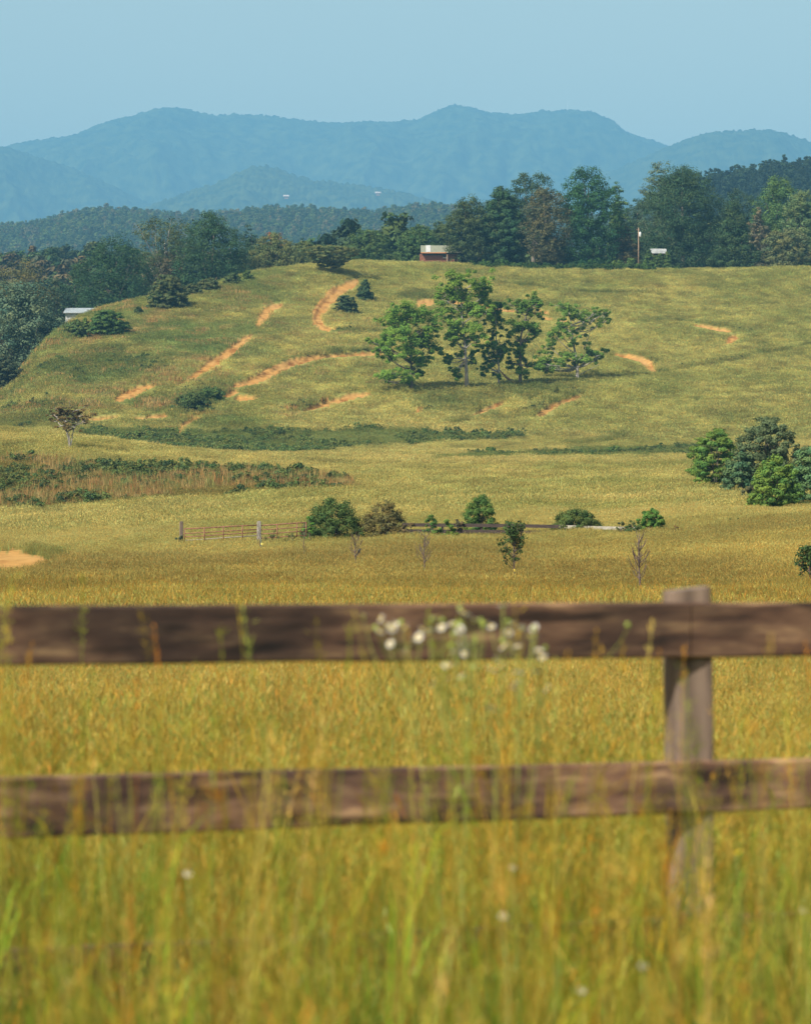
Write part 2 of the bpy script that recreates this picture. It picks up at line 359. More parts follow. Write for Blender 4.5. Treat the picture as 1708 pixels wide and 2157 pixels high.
# sheet: in-view fan plus coarse wings right round
azw = np.linspace(math.atan2(1746, F), math.pi, 26)[1:]
def wing(sgn, zcol, ccol):
    ang = sgn * azw; k = 1 / math.cos(math.atan2(1746, F))
    X = np.sin(ang)[:, None] * ROWS[None] * k; Y = np.cos(ang)[:, None] * ROWS[None] * k
    return X, Y, np.broadcast_to(zcol, X.shape), np.broadcast_to(ccol, X.shape + (3,))
XR, YR, ZR, CR = wing(1, ZG[-1], cg[-1]); XL, YL, ZL, CL = wing(-1, ZG[0], cg[0])
fade = sstep(0, 1, np.linspace(0, 1, len(azw)))[:, None]; mid = .5 * (ZG[0] + ZG[-1])
ZR = ZR * (1 - fade) + mid * fade; ZL = ZL * (1 - fade) + mid * fade
GX = np.vstack([XL[::-1], XG, XR]); GY = np.vstack([YL[::-1], YG, YR]); GZ = np.vstack([ZL[::-1], ZG, ZR]); GC = np.vstack([CL[::-1], cg, CR])
nu, nr = GX.shape; i = np.arange(nu - 1)[:, None] * nr; j = np.arange(nr - 1)[None]
Q = np.stack([i + j, i + nr + j, i + nr + j + 1, i + j + 1], -1).reshape(-1, 4)
def ground_mat(t, N, L):
    a = N('Attribute', attribute_name='col'); tc = N('TexCoord')
    n = N('TexNoise'); n.inputs['Scale'].default_value = 1.3; n.inputs['Detail'].default_value = 8; L(tc.outputs['Object'], n.inputs[0])
    r = N('ValToRGB'); r.color_ramp.elements[0].position = .3; r.color_ramp.elements[1].position = .7
    r.color_ramp.elements[0].color = (.72, .7, .66, 1); r.color_ramp.elements[1].color = (1.15, 1.15, 1.15, 1); L(n.outputs[0], r.inputs[0])
    d = N('BsdfDiffuse'); L(mulc(N, L, a.outputs['Color'], r.outputs[0]), d.inputs[0])
    bm = N('Bump'); bm.inputs['Strength'].default_value = .5; bm.inputs['Distance'].default_value = .3; L(n.outputs[0], bm.inputs['Height']); L(bm.outputs[0], d.inputs['Normal'])
    return d.outputs[0]
obj('grass_field', mesh('grass_field', np.stack([GX, GY, GZ], -1).reshape(-1, 3), [Q], mat('field', ground_mat), GC.reshape(-1, 3), smooth=True), None, 'rolling hay meadow rising to a grassy hill with bare clay tracks', 'field', None, 'structure')
# ---------------------------------------------------------------- mountains
def forest_mat(name, a, b_, scale):
    def bld(t, N, L):
        tc = N('TexCoord'); n = N('TexNoise'); n.inputs['Scale'].default_value = scale; n.inputs['Detail'].default_value = 7; L(tc.outputs['Object'], n.inputs[0])
        r = N('ValToRGB'); r.color_ramp.elements[0].position = .35; r.color_ramp.elements[1].position = .65
        r.color_ramp.elements[0].color = (*a, 1); r.color_ramp.elements[1].color = (*b_, 1); L(n.outputs[0], r.inputs[0])
        d = N('BsdfDiffuse'); L(r.outputs[0], d.inputs[0]); return d.outputs[0]
    return mat(name, bld)
M_FAR = forest_mat('mountain_forest', (.012, .03, .014), (.06, .085, .03), .022)
def mountain(name, sky, D, front, back, base, seed, label, nx=760, nf=210, bump=7.5, gul=1.):
    sk = np.array(sky, float); lo, hi = sk[0, 0], sk[-1, 0]
    u = np.linspace(lo, hi, nx); top = zrow(pchip(sk[:, 0], sk[:, 1], u), D)
    yf = np.concatenate([np.linspace(D - front, D, nf), np.linspace(D, D + back, 24)[1:]])
    t = np.where(yf <= D, (yf - (D - front)) / front, 1 - (yf - D) / back)
    X = (u[:, None] - U0) / F * D * np.ones(len(yf))[None]; Y = yf[None] * np.ones(nx)[:, None]
    prof = (1 - np.cos(math.pi * t ** 1.05)) / 2
    Z = base + (top[:, None] - base) * prof[None]
    w = (4 * t * (1 - t))[None] ** .8
    rid = 1 - np.abs(fbm(X / 420 + .35 * fbm(X / 300, Y / 300, 3, seed + 4), Y / 1100, 4, seed)) * 2
    Z = Z + gul * w * (top[:, None] - base) * .11 * (rid - 1.05)
    env = np.minimum(1, t[None] * 8)
    Z = Z + bump * env * (np.abs(fbm(X / 16, Y / 20, 2, seed + 1)) * 2.0 + .8 * fbm(X / 60, Y / 70, 3, seed + 2)) - bump * .6
    n2 = len(yf); i = np.arange(nx - 1)[:, None] * n2; j = np.arange(n2 - 1)[None]
    Q = np.stack([i + j, i + n2 + j, i + n2 + j + 1, i + j + 1], -1).reshape(-1, 4)
    return obj(name, mesh(name, np.stack([X, Y, Z], -1).reshape(-1, 3), [Q], M_FAR, smooth=True), None, label, 'mountain', None, 'structure')
mountain('mountain', [(-900, 345), (-400, 330), (-150, 322), (0, 316), (50, 306), (150, 285), (260, 250), (330, 231), (370, 229), (450, 240), (560, 243), (650, 253), (700, 258), (800, 260), (870, 255), (920, 236), (955, 225), (990, 228), (1040, 237), (1090, 239), (1160, 232), (1215, 229), (1260, 245), (1320, 275), (1400, 304), (1500, 335), (1700, 370), (2000, 380), (2600, 390)],
         12000, 3400, 1200, 30, 100, 'long blue wooded mountain with two rounded peaks', 900)
mountain('mountain', [(1000, 470), (1150, 420), (1260, 372), (1340, 338), (1405, 309), (1460, 289), (1520, 279), (1600, 273), (1660, 283), (1708, 297), (1850, 330), (2100, 330), (2600, 350)],
         10200, 2400, 900, 30, 200, 'smaller blue wooded mountain at the right edge', 500, 160)
mountain('mountain', [(-900, 250), (-500, 268), (-200, 290), (0, 309), (60, 324), (130, 347), (210, 378), (290, 416), (370, 450)],
         10400, 2400, 900, 30, 300, 'wooded mountain spur sloping down from the left edge', 420, 150)
mountain('wooded_hill', [(150, 500), (230, 470), (290, 442), (356, 424), (422, 398), (473, 377), (509, 357), (529, 350), (555, 348), (600, 358), (636, 373), (687, 384), (753, 392), (834, 406), (900, 425), (1000, 445), (1150, 460), (1400, 480)],
         8500, 2200, 900, 40, 400, 'dark blue pointed wooded hill in front of the mountain', 560, 160, bump=8.)
# ---------------------------------------------------------------- scattering of what nobody could count
GROUPS = {}
def scatter(name, P, rot, scl, tint, idx, sources, label, cat):
    col = bpy.data.collections.new(name + '_sources')
    for k, me in enumerate(sources):
        col.objects.link(bpy.data.objects.new('%s_%02d' % (name, k), me))
    me = bpy.data.meshes.new(name); n = len(P); me.vertices.add(n); me.vertices.foreach_set('co', np.asarray(P, np.float32).ravel())
    def at_(nm, tp, arr, key):
        a = me.attributes.new(nm, tp, 'POINT'); a.data.foreach_set(key, np.ascontiguousarray(arr).ravel())
    at_('rot', 'FLOAT_VECTOR', np.asarray(rot, np.float32), 'vector'); at_('scl', 'FLOAT_VECTOR', np.asarray(scl, np.float32), 'vector')
    t4 = np.ones((n, 4), np.float32); t4[:, :3] = tint; at_('tint', 'FLOAT_COLOR', t4, 'color'); at_('idx', 'INT', np.asarray(idx, np.int32), 'value')
    o = obj(name, me, None, label, cat, None, 'stuff')
    g = bpy.data.node_groups.new(name, 'GeometryNodeTree')
    g.interface.new_socket('Geometry', in_out='INPUT', socket_type='NodeSocketGeometry'); g.interface.new_socket('Geometry', in_out='OUTPUT', socket_type='NodeSocketGeometry')
    gi = g.nodes.new('NodeGroupInput'); go = g.nodes.new('NodeGroupOutput'); ip = g.nodes.new('GeometryNodeInstanceOnPoints'); ci = g.nodes.new('GeometryNodeCollectionInfo')
    ci.inputs[0].default_value = col; ci.inputs[1].default_value = True; ci.inputs[2].default_value = True
    def na(nm, tp): q = g.nodes.new('GeometryNodeInputNamedAttribute'); q.data_type = tp; q.inputs[0].default_value = nm; return next(s for s in q.outputs if s.enabled and s.name == 'Attribute')
    ip.inputs['Pick Instance'].default_value = True
    L = g.links.new
    L(gi.outputs[0], ip.inputs['Points']); L(ci.outputs[0], ip.inputs['Instance']); L(na('idx', 'INT'), ip.inputs['Instance Index'])
    L(na('rot', 'FLOAT_VECTOR'), ip.inputs['Rotation']); L(na('scl', 'FLOAT_VECTOR'), ip.inputs['Scale']); L(ip.outputs[0], go.inputs[0])
    md = o.modifiers.new('scatter', 'NODES'); md.node_group = g
    return o

PAL0 = np.array([(1, 1, 1), (1, 1, 1), (.85, .95, .8), (.42, .80, .5), (.55, .9, .65), (1.5, 1.5, 2.2), (1.15, .72, .55), (.34, .36, .3)])
PAL = 1 + (PAL0 - 1) * .55
def tuft(rng, n, rad, h, wdt, lean=.35, heads=0, hue=.25, hh=1.25, headw=2.2, frizz=0, fl=.1, pal=False):
    """a patch of n bent blades, some with a seed head; one colour multiplier per blade"""
    a = rng.uniform(0, 2 * math.pi, n); r = rad * np.sqrt(rng.uniform(0, 1, n)); base = np.c_[r * np.cos(a), r * np.sin(a), np.full(n, -.06 * h)]
    H = h * rng.uniform(.55, 1.1, n); ld = rng.uniform(0, 2 * math.pi, n); ln = H * lean * rng.uniform(.1, 1, n) ** 1.3
    D = np.c_[np.cos(ld), np.sin(ld), 0 * ld]; fa = rng.uniform(0, math.pi, n); Wv = np.c_[np.cos(fa), np.sin(fa), 0 * fa] * (wdt * rng.uniform(.6, 1.3, n) / 2)[:, None]
    up = np.array([0, 0, 1.])
    m = base + up * (H * .55)[:, None] + D * (ln * .3)[:, None]; tp = base + up * H[:, None] + D * ln[:, None]
    V = np.stack([base - Wv * .8, base + Wv * .8, m + Wv, m - Wv, tp], 1).reshape(-1, 3); k = np.arange(n) * 5
    q = np.stack([k, k + 1, k + 2, k + 3], 1); tr = np.stack([k + 3, k + 2, k + 4], 1)
    c = np.ones((n, 3)) * rng.uniform(.7, 1.25, n)[:, None]; c *= 1 + hue * rng.uniform(-1, 1, n)[:, None] * np.array([.8, -.15, -.5])
    if pal: c = c * (PAL if n != 56 else 1 + (PAL0 - 1) * .85)[rng.integers(0, len(PAL), n)]
    mb = MB(); mb.add(V, [q, tr], 0, np.repeat(c, 5, 0))
    if frizz:
        n = frizz; a = rng.uniform(0, 2 * math.pi, n); r = rad * np.sqrt(rng.uniform(0, 1, n)) * 1.15; P = np.c_[r * np.cos(a), r * np.sin(a), h * rng.uniform(.45, 1.08, n)]
        D = np.c_[rng.normal(size=(n, 2)) * .55, rng.uniform(-.25, 1.2, n)]; D /= np.linalg.norm(D, axis=1)[:, None]; D *= (fl * rng.uniform(.5, 1.3, n))[:, None]
        fa = rng.uniform(0, math.pi, n); Wv = np.c_[np.cos(fa), np.sin(fa), 0 * fa] * (wdt * rng.uniform(.5, 1.3, n) * .6)[:, None]; k = np.arange(n) * 4
        c = np.ones((n, 3)) * rng.uniform(.65, 1.3, n)[:, None]; c *= 1 + hue * rng.uniform(-1, 1, n)[:, None] * np.array([.6, -.15, -.4]); c *= np.array([1.06, 1.0, 1.0])
        if pal: c = c * PAL[rng.integers(0, len(PAL), n)]
        mb.add(np.stack([P, P + D * .5 + Wv, P + D, P + D * .5 - Wv], 1).reshape(-1, 3), [np.stack([k, k + 1, k + 2, k + 3], 1)], 0, np.repeat(c, 4, 0))
    for _ in range(heads):
        x, y = rad * rng.uniform(-.8, .8, 2); H1 = h * hh * rng.uniform(.85, 1.2); d = np.array([rng.uniform(-1, 1), rng.uniform(-1, 1), 0]) * .16 * H1
        b0 = np.array([x, y, 0]); p1 = b0 + up * H1 * .8 + d * .6; p2 = b0 + up * H1 + d * 1.5
        cc = np.array([1.15, .92, .75]) * rng.uniform(.75, 1.15)
        f = rng.uniform(0, math.pi); W1 = np.array([math.cos(f), math.sin(f), 0]) * wdt * .35; W2 = W1 * headw / .35 * .5
        mb.add([b0 - W1, b0 + W1, p1 + W1, p1 - W1], [[[0, 1, 2, 3]]], 0, cc)
        mdl = (p1 + p2) / 2
        mb.add([p1, mdl + W2, p2, mdl - W2], [[[0, 1, 2, 3]]], 0, cc); W3 = np.cross(W2, up)
        mb.add([p1, mdl + W3, p2, mdl - W3], [[[0, 1, 2, 3]]], 0, cc)
    return mb.mesh('grass_tuft', M_GRASS)
M_GRASS = leaf_mat('grass_blades', None, .38, True, .0)
rng = np.random.default_rng(7)
def fan(n, d0, d1, ul=-300, ur=2000, r=rng):
    d = np.sqrt(r.uniform(0, 1, n) * (d1 * d1 - d0 * d0) + d0 * d0); u = r.uniform(ul, ur, n); x = (u - U0) / F * d; z = zat(x, d)
    return u, V0 - (z - ZC) / d * F, x, d, z
def grass(name, n, d0, d1, src, label, ul=-300, ur=2000, smin=.75, smax=1.3, hvar=.55, keep=None):
    u, v, x, y, z = fan(n, d0, d1, ul, ur)
    c, cl, lush, kn, sp = cover(u, v, x, y)
    if d0 > 90:
        for dv in (0, 3.5, 6.5): cl = np.maximum(cl, strokes(CLAY, u, v - dv, .6, 2, .3, 1.1, 0 if d0 < 400 else 2.5))
    k = (cl < .3) & (rng.uniform(0, 1, n) > .75 * sp) & (rng.uniform(0, 1, n) > .35 * kn)
    # keep the grass clear of the near fence post foot and of the floor of the shelter
    if keep is not None: k &= keep(u, v, x, y)
    u, v, x, y, z, c, lush = (q[k] for q in (u, v, x, y, z, c, lush)); n = len(u)
    s = rng.uniform(smin, smax, n); hs = s * (1 + hvar * fbm(x / 3, y / 6, 3, 77)) * (1 + .25 * lush)
    c = c * rng.uniform(.72, 1.28, n)[:, None] * (1 + .12 * rng.uniform(-1, 1, n)[:, None] * np.array([1, 0, -.6]))
    if d1 < 10: c = c * (.15 + .85 * PAL0[rng.integers(0, len(PAL0), n)])
    return scatter(name, np.c_[x, y, z], np.c_[rng.uniform(-.12, .12, (n, 2)), rng.uniform(0, 6.28, n)], np.c_[s, s, hs], c, rng.integers(0, len(src), n), src, label, 'grass')
DENS = 1.0
def cnt(d0, d1, ul, ur, per): return int(DENS * (ur - ul) / F * (d1 * d1 - d0 * d0) / 2 * per)
fore_src = [tuft(rng, 56, .15, .62, .0030, .5, h, .6, 1.4, 1.3, 60, .06, True) for h in (1, 2, 1, 2, 0, 3)]
near_src = [tuft(rng, 40, .16, .42, .0036, .5, h, .5, 1.15, 1.5, 220, .045, True) for h in (2, 3, 1)]
mid_src = [tuft(rng, 40, .25, .38, .006, .45, h, .4, 1.15, 1.5, 220, .06, True) for h in (3, 5, 2)]
med_src = [tuft(rng, 40, .45, .36, .012, .4, h, .35, 1.15, 1.5, 160, .09) for h in (3, 4, 2)]
far_src = [tuft(rng, 40, .95, .40, .03, .35, 0, .3, 1, 1, 110, .16) for _ in range(3)]
hill_src = [tuft(rng, 36, .95, .40, .06, .35, 0, .25, 1, 1, 70, .24) for _ in range(3)]
grass('foreground_grass', cnt(2.6, 9.2, -1900, 3700, 50), 2.6, 9.2, fore_src, 'tall blurred yellow green grass around the near fence', -1900, 3700, .7, 1.12)
def stem(rng, h, pan):
    """one upright grass stem with a loose panicle of small spikelets and a leaf or two"""
    mb = MB(); col = np.array([(1.1, 1.05, 1.0), (.95, 1.0, .8), (1.3, 1.25, 1.5), (1.15, .88, .75), (.75, .72, .6)][rng.integers(0, 5)]); ln = rng.normal(size=2) * .05 * h
    t = np.linspace(0, 1, 7)[:, None]; P = np.c_[ln[0] * t ** 2, ln[1] * t ** 2, h * t]; mb.tube(P, .0013 * (1 - .6 * t[:, 0]), 4, 0, col, False)
    n = 34 if pan else 14; q = rng.uniform(1 - (.16 if pan else .09) / h, 1, n); b = np.c_[ln[0] * q ** 2, ln[1] * q ** 2, h * q]
    D = np.c_[rng.normal(size=(n, 2)) * (.55 if pan else .2), rng.uniform(.2, 1, n)]; D /= np.linalg.norm(D, axis=1)[:, None]; D *= rng.uniform(.008, .022, n)[:, None]; b = b + D * rng.uniform(0, .8 if pan else .2, n)[:, None]
    fa = rng.uniform(0, math.pi, n); Wv = np.c_[np.cos(fa), np.sin(fa), 0 * fa] * .0017; k = np.arange(n) * 4
    mb.add(np.stack([b, b + D * .5 + Wv, b + D, b + D * .5 - Wv], 1).reshape(-1, 3), [np.stack([k, k + 1, k + 2, k + 3], 1)], 0, np.tile(col * np.array([1.1, .95, .85]), (4 * n, 1)))
    for _ in range(2):
        z0 = h * rng.uniform(.2, .6); a = rng.uniform(0, 6.28); L_ = rng.uniform(.12, .25); d = np.array([math.cos(a), math.sin(a), 0]); w_ = np.array([-d[1], d[0], 0]) * .0022; p0 = np.array([0, 0, z0]); p1 = p0 + d * L_ * .35 + (0, 0, L_ * .75); p2 = p0 + d * L_ * .8 + (0, 0, L_ * .95)
        mb.add([p0 - w_, p0 + w_, p1 + w_, p1 - w_, p2], [[[0, 1, 2, 3]], [[3, 2, 4]]], 0, col * np.array([.8, .98, .7]))
    return mb.mesh('grass_stem', M_GRASS)
tall_src = [stem(rng, rng.uniform(.85, 1.15), k % 3) for k in range(24)]
grass('tall_grass', 1150, 4.2, 7.6, tall_src, 'single tall grass stems with seed heads before the fence', -1700, 3400, .8, 1.28, .15)
grass('tall_grass', 420, 2.4, 4.2, tall_src, 'close tall grass stems, strongly blurred, nearest the camera', -1500, 3200, .85, 1.1, .15)
grass('meadow_grass', cnt(9.2, 34, -800, 2600, 48), 9.2, 34, near_src, 'golden meadow grass just behind the near fence', -800, 2600, smin=.75, smax=1.1)
grass('meadow_grass', cnt(34, 95, -500, 2250, 22), 34, 95, mid_src, 'golden meadow grass around the row of saplings', -500, 2250)
grass('meadow_grass', cnt(95, 205, -250, 1950, 8), 95, 205, med_src, 'tall olive grass around the farm gate', -250, 1950)
grass('valley_grass', cnt(205, 470, -200, 1900, 2.3), 205, 470, far_src, 'pale yellow hay grass on the valley floor', -200, 1900)
grass('hillside_grass', cnt(470, 775, -200, 1900, 1.7), 470, 775, hill_src, 'olive grass covering the hillside', -200, 1900)

# ---------------------------------------------------------------- trees and shrubs
def leaves(mb, rng, cen, cr, n, size, flat, cvar=.16, m=0, outw=None, upb=.45, tone=None, coh=.75, out=0., rnd=.42):
    """n leaf sprays round every clump centre; cen (K,3), cr (K,) clump radii"""
    K = len(cen); k = np.repeat(np.arange(K), n); N = len(k)
    d = rng.normal(size=(N, 3)); d /= np.linalg.norm(d, axis=1)[:, None] + 1e-9
    rr = rng.uniform(0, 1, N) ** .45; rr = rr * np.where(rng.uniform(0, 1, N) < out, rng.uniform(1, 1.7, N), 1); off = d * rr[:, None] * cr[k][:, None]; off[:, 2] *= flat
    P = cen[k] + off
    nrm = d * coh + np.array([0, 0, upb]) + rng.normal(size=(N, 3)) * rnd
    if outw is not None: nrm += outw[k] * .35
    nrm /= np.linalg.norm(nrm, axis=1)[:, None] + 1e-9
    t = np.cross(nrm, rng.normal(size=(N, 3))); t /= np.linalg.norm(t, axis=1)[:, None] + 1e-9; b = np.cross(nrm, t)
    s = size * rng.uniform(.6, 1.35, N)[:, None]
    V = np.stack([P - t * s * .75, P + b * s * .42 + nrm * s * .06, P + t * s * .75, P - b * s * .42 + nrm * s * .06], 1).reshape(-1, 3)
    q = np.arange(N)[:, None] * 4 + np.arange(4)[None]
    ck = 1 + cvar * rng.uniform(-1, 1, (K, 1)) * np.array([1.1, .8, .6]) + cvar * .6 * rng.uniform(-1, 1, (K, 1)) * np.array([1, 0, -.8])
    if tone is not None: ck = ck * tone
    c = ck[k] * rng.uniform(.88, 1.12, N)[:, None]
    mb.add(V, [q], m, np.repeat(c, 4, 0))

SHAPES = {'block': lambda t: np.minimum(1, np.sqrt(np.maximum(0, (1.02 - t) / .34))) * (.84 + .16 * np.sin(math.pi * t)), 'oval': lambda t: np.sin(math.pi * (t * .80 + .18)) ** .75, 'round': lambda t: np.sqrt(np.maximum(0, 1 - (2 * t - .92) ** 2 * .98)),
          'cone': lambda t: (1.02 - t) ** .75 * np.minimum(1, .55 + t * 4), 'egg': lambda t: np.sin(math.pi * np.clip(t, 0, 1) ** .8 * .88 + .3) ** .8,
          'vase': lambda t: (.35 + .65 * t ** .8) * np.sqrt(np.maximum(0, 1 - np.clip((t - .75) / .27, 0, 1) ** 2)), 'dome': lambda t: np.sqrt(np.maximum(0, 1.02 - t ** 2))}
def crown_pts(rng, K, W, H, base, shape, seed, rag=.3, shell=.4):
    t = rng.uniform(0, 1, K * 6); r = SHAPES[shape](t); keep = rng.uniform(0, 1, K * 6) < r / r.max(); t = t[keep][:K]; r = r[keep][:K]
    a = rng.uniform(0, 2 * math.pi, len(t)); q = rng.uniform(0, 1, len(t)) ** shell
    lob = 1 + rag * fbm(np.cos(a) * 1.6 + 5, np.sin(a) * 1.6 + t * 3.2, 3, seed)
    rho = q * r * lob * W / 2
    z = base * H + t * (1 - base) * H * (1 + .06 * fbm(np.cos(a) * 2, np.sin(a) * 2 + 9, 2, seed + 3))
    return np.c_[rho * np.cos(a), rho * np.sin(a), z]
def limb(mb, rng, a, b, r0, r1, n=6, k=6, sag=.12, col=(1, 1, 1)):
    a = np.array(a, float); b = np.array(b, float); L = np.linalg.norm(b - a); t = np.linspace(0, 1, k)[:, None]
    w = rng.normal(size=3) * L * .06
    P = a + (b - a) * t + np.sin(math.pi * t) * (w + np.array([0, 0, -sag * L])); 
    mb.tube(P, r0 + (r1 - r0) * t[:, 0] ** .8, n, 0, col)
M_BARK = noisy('bark', (.06, .048, .038), (.22, .185, .15), 2.2, .95, (3, 3, .6))
M_PALEBARK = noisy('pale_bark', (.13, .115, .10), (.40, .37, .33), 1.6, .95, (3, 3, .5))
LEAF = {}
def leafm(rgb, tr=.32):
    k = tuple(round(c * 1.2, 3) for c in rgb) + (tr,)
    if k not in LEAF: LEAF[k] = leaf_mat('leaves', k[:3], tr)
    return LEAF[k]
TREES = []
def tree(u, vtop, wpx, d, shape, rgb, label, K=150, n=140, leaf=.33, base=.12, cr=.086, flat=.62, rag=.32, shell=.42, name='broadleaf_tree', cat='tree', group=None, bark=None, vbase=None, seed=None, limbs=10, tr=.22, upb=.45, stems=1, lean=0, sink=.1, cvar=.26):
    rng = np.random.default_rng(seed if seed is not None else int(u * 7 + vtop * 13 + d))
    if vbase: d = dfor(u, vbase)
    x, y, z = at(u, d)
    H = zrow(vtop, d) - z; W = px(wpx, d)
    r = thing(name, label, cat, (x, y, z - sink), group)
    if leaf < .2: leaf *= .78; n = int(n * 1.5)
    elif n < 100: leaf *= .85; n = int(n * 1.3)
    K = int(K * (1.5 if d < 470 else 2.3)); n = int(n * (1.3 if d < 470 else .85))
    cen = crown_pts(rng, K, W * 1.16, H * .955, base, shape, int(u) % 97, rag, shell)
    s = (H * W * W) ** (1 / 3); crr = s * cr * rng.uniform(.7, 1.35, len(cen))
    ax = np.array([0, 0, H * (.45 + base * .5)]); out = cen - ax; out /= np.linalg.norm(out, axis=1)[:, None] + 1e-9
    mb = MB(); leaves(mb, rng, cen, crr, n, leaf, flat, cvar, 0, out, upb, None, 1.25, .06, .24)
    if base < .2 and d > 470:                         # the dense inside of a heavy crown
        ic = crown_pts(rng, 46, W * .74, H * .86, base, shape, int(u) % 97, rag, .8); leaves(mb, rng, ic, np.full(len(ic), s * .1), 40, leaf * 2.3, flat, .1, 0, None, upb)
    tb = MB(); rt = max(.03, H * .021)
    top = np.array([lean * H, 0, H * .8])
    for sidx in range(stems):
        ba = np.array([rng.uniform(-.5, .5), rng.uniform(-.4, .4), 0]) * rt * 2.2 * (stems > 1); tp = top + np.array([rng.uniform(-1, 1), rng.uniform(-1, 1), 0]) * W * .18 * (stems > 1)
        k = 7; t = np.linspace(0, 1, k)[:, None]; P = ba + (tp - ba) * t + np.sin(t * 5) * rng.normal(size=3) * .012 * H * np.array([1, 1, 0])
        rr = rt * (1 - .85 * t[:, 0]) * (1 + .5 * np.exp(-t[:, 0] * 18)) / math.sqrt(stems); tb.tube(P, rr, 8)
    for c in cen[rng.permutation(len(cen))[:limbs]]:
        h0 = min(c[2] * .7, H * .7) * rng.uniform(.6, 1); a = top * (h0 / (H * .8)); limb(tb, rng, a, c, rt * .4, rt * .06, 5, 5, .08)
    tb.build('trunk', bark or M_BARK, r, True); mb.build('crown', leafm(tuple(q * (.92 if d > 470 else 1.05) for q in rgb), tr), r)
    TREES.append(r); return r
DK1, DK2, DK3 = (.045, .088, .036), (.05, .08, .03), (.055, .10, .034)
MID, OLV, BRN, GRY, LITE, RUST, BLU = (.075, .13, .038), (.12, .125, .045), (.14, .12, .06), (.13, .175, .10), (.12, .19, .045), (.17, .085, .045), (.045, .08, .045)
# ---- tree row on the crest, right of the house
T = tree
T(985, 408, 103, 757, 'oval', (.062, .088, .034), 'dark olive oak just right of the brown house on the crest', 150, 44, rag=.45)
T(1058, 388, 96, 759, 'oval', DK1, 'dark green tree between the olive oak and the brownish tree on the crest', 170)
T(1122, 350, 90, 792, 'vase', DK2, 'tall loose crown showing behind and left of the brownish tree', 95, 40, rag=.5, base=.4)
T(1154, 370, 104, 752, 'egg', (.095, .098, .048), 'brownish olive thin-leaved tree left of the large domed dark green tree', 120, 40, rag=.5, limbs=18)
T(1238, 342, 128, 756, 'block', (.038, .092, .034), 'large dense domed dark green tree left of the utility pole', 260, 46, base=.03, rag=.22)
T(1302, 374, 56, 800, 'oval', MID, 'pale green tree peeking out behind the right side of the domed dark green tree', 80, 36)
T(1316, 461, 76, 760, 'cone', (.115, .108, .05), 'small olive brown tree directly left of the utility pole', 70, 40)
T(1343, 404, 60, 815, 'round', BLU, 'dark bluish tree filling the gap above the utility pole', 90, 40)
T(1392, 325, 78, 788, 'block', (.095, .13, .07), 'tallest grey green crown at the back left of the widest dark tree', 130, 42, rag=.25)
T(1438, 342, 158, 757, 'block', (.045, .082, .038), 'widest dark tree of the crest, standing over the white roofed shelter', 330, 46, base=.03, rag=.25)
T(1543, 414, 112, 750, 'cone', (.05, .085, .034), 'dark cone shaped tree reaching down to the field right of the widest dark tree', 170, 46, base=.0)
T(1558, 378, 82, 805, 'round', (.05, .085, .045), 'dark round crown behind the cone shaped tree', 110, 40)
T(1598, 432, 53, 778, 'egg', (.14, .13, .075), 'narrow pinkish brown tree behind the cone shaped dark tree', 60, 36)
T(1640, 357, 116, 785, 'oval', (.085, .15, .045), 'tall fresh green tree near the right end of the crest', 190, 46, rag=.3)
T(1692, 388, 92, 766, 'oval', (.12, .17, .065), 'pale yellow green tree cut by the right edge of the crest row', 150, 44)
T(1656, 474, 100, 752, 'round', (.12, .14, .06), 'low pale olive tree in front of the tall fresh green tree', 130, 44, base=0)
T(1755, 380, 110, 790, 'oval', MID, 'green tree just beyond the right end of the crest row', 120, 40)
# ---- trees left of the house, behind the round of the hill
T(876, 466, 82, 768, 'round', (.065, .115, .036), 'green round tree touching the left end of the brown house', 130, 44, base=.0)
T(926, 455, 50, 800, 'round', (.065, .10, .034), 'small round tree behind the roof of the brown house', 80, 40)
T(775, 476, 103, 772, 'round', (.07, .115, .036), 'broad mid green tree on the skyline halfway to the house', 150, 44, base=0)
T(823, 447, 69, 880, 'round', (.05, .08, .036), 'dark round tree behind, rising left of the house', 80, 40)
T(700, 470, 72, 860, 'round', (.055, .085, .04), 'dark rounded tree behind the flat topped hawthorn', 90, 40)
T(897, 455, 44, 900, 'round', MID, 'pale green round tree far behind the roof, left side', 60, 36)
T(744, 458, 60, 960, 'round', DK2, 'dark small tree behind the broad mid green tree', 60, 36)
T(642, 500, 66, 745, 'round', (.105, .135, .045), 'light green tree between the rust topped tree and the hawthorn', 100, 42, base=0)
T(578, 466, 55, 775, 'round', (.19, .08, .04), 'rusty red brown crown behind the olive tree on the skyline', 60, 40)
T(580, 486, 117, 738, 'oval', (.12, .14, .05), 'yellowish olive tree on the skyline below the rusty crown', 170, 44, base=0)
T(524, 468, 60, 765, 'oval', BLU, 'dark bluish tree right of the largest crown on the left', 80, 40)
T(447, 438, 146, 725, 'block', (.044, .086, .036), 'largest dark green crown in the left group', 250, 46, base=.05, rag=.28)
T(351, 447, 127, 735, 'vase', (.075, .10, .04), 'spreading tree with bare brown boughs showing, left of the largest crown', 130, 40, rag=.5, limbs=30, base=.25, bark=M_PALEBARK)
T(352, 520, 96, 728, 'round', (.085, .075, .04), 'brown leaved lower tree beneath the spreading tree', 80, 40)
T(247, 486, 163, 720, 'block', (.038, .078, .034), 'wide dark green tree on the left above the low white roof', 230, 46, base=.0, rag=.25)
T(160, 540, 96, 730, 'round', (.045, .085, .04), 'dark tree between the wide dark tree and the grey green tree', 110, 42, base=0)
T(120, 562, 79, 700, 'round', (.05, .08, .042), 'dark tree tucked behind the right side of the grey green tree', 90, 42, base=0)
T(40, 516, 156, 690, 'round', (.12, .115, .046), 'olive brown tree rising behind the grey green tree', 170, 44, rag=.35)
T(-60, 540, 120, 700, 'round', OLV, 'olive tree just beyond the left edge', 90, 40)
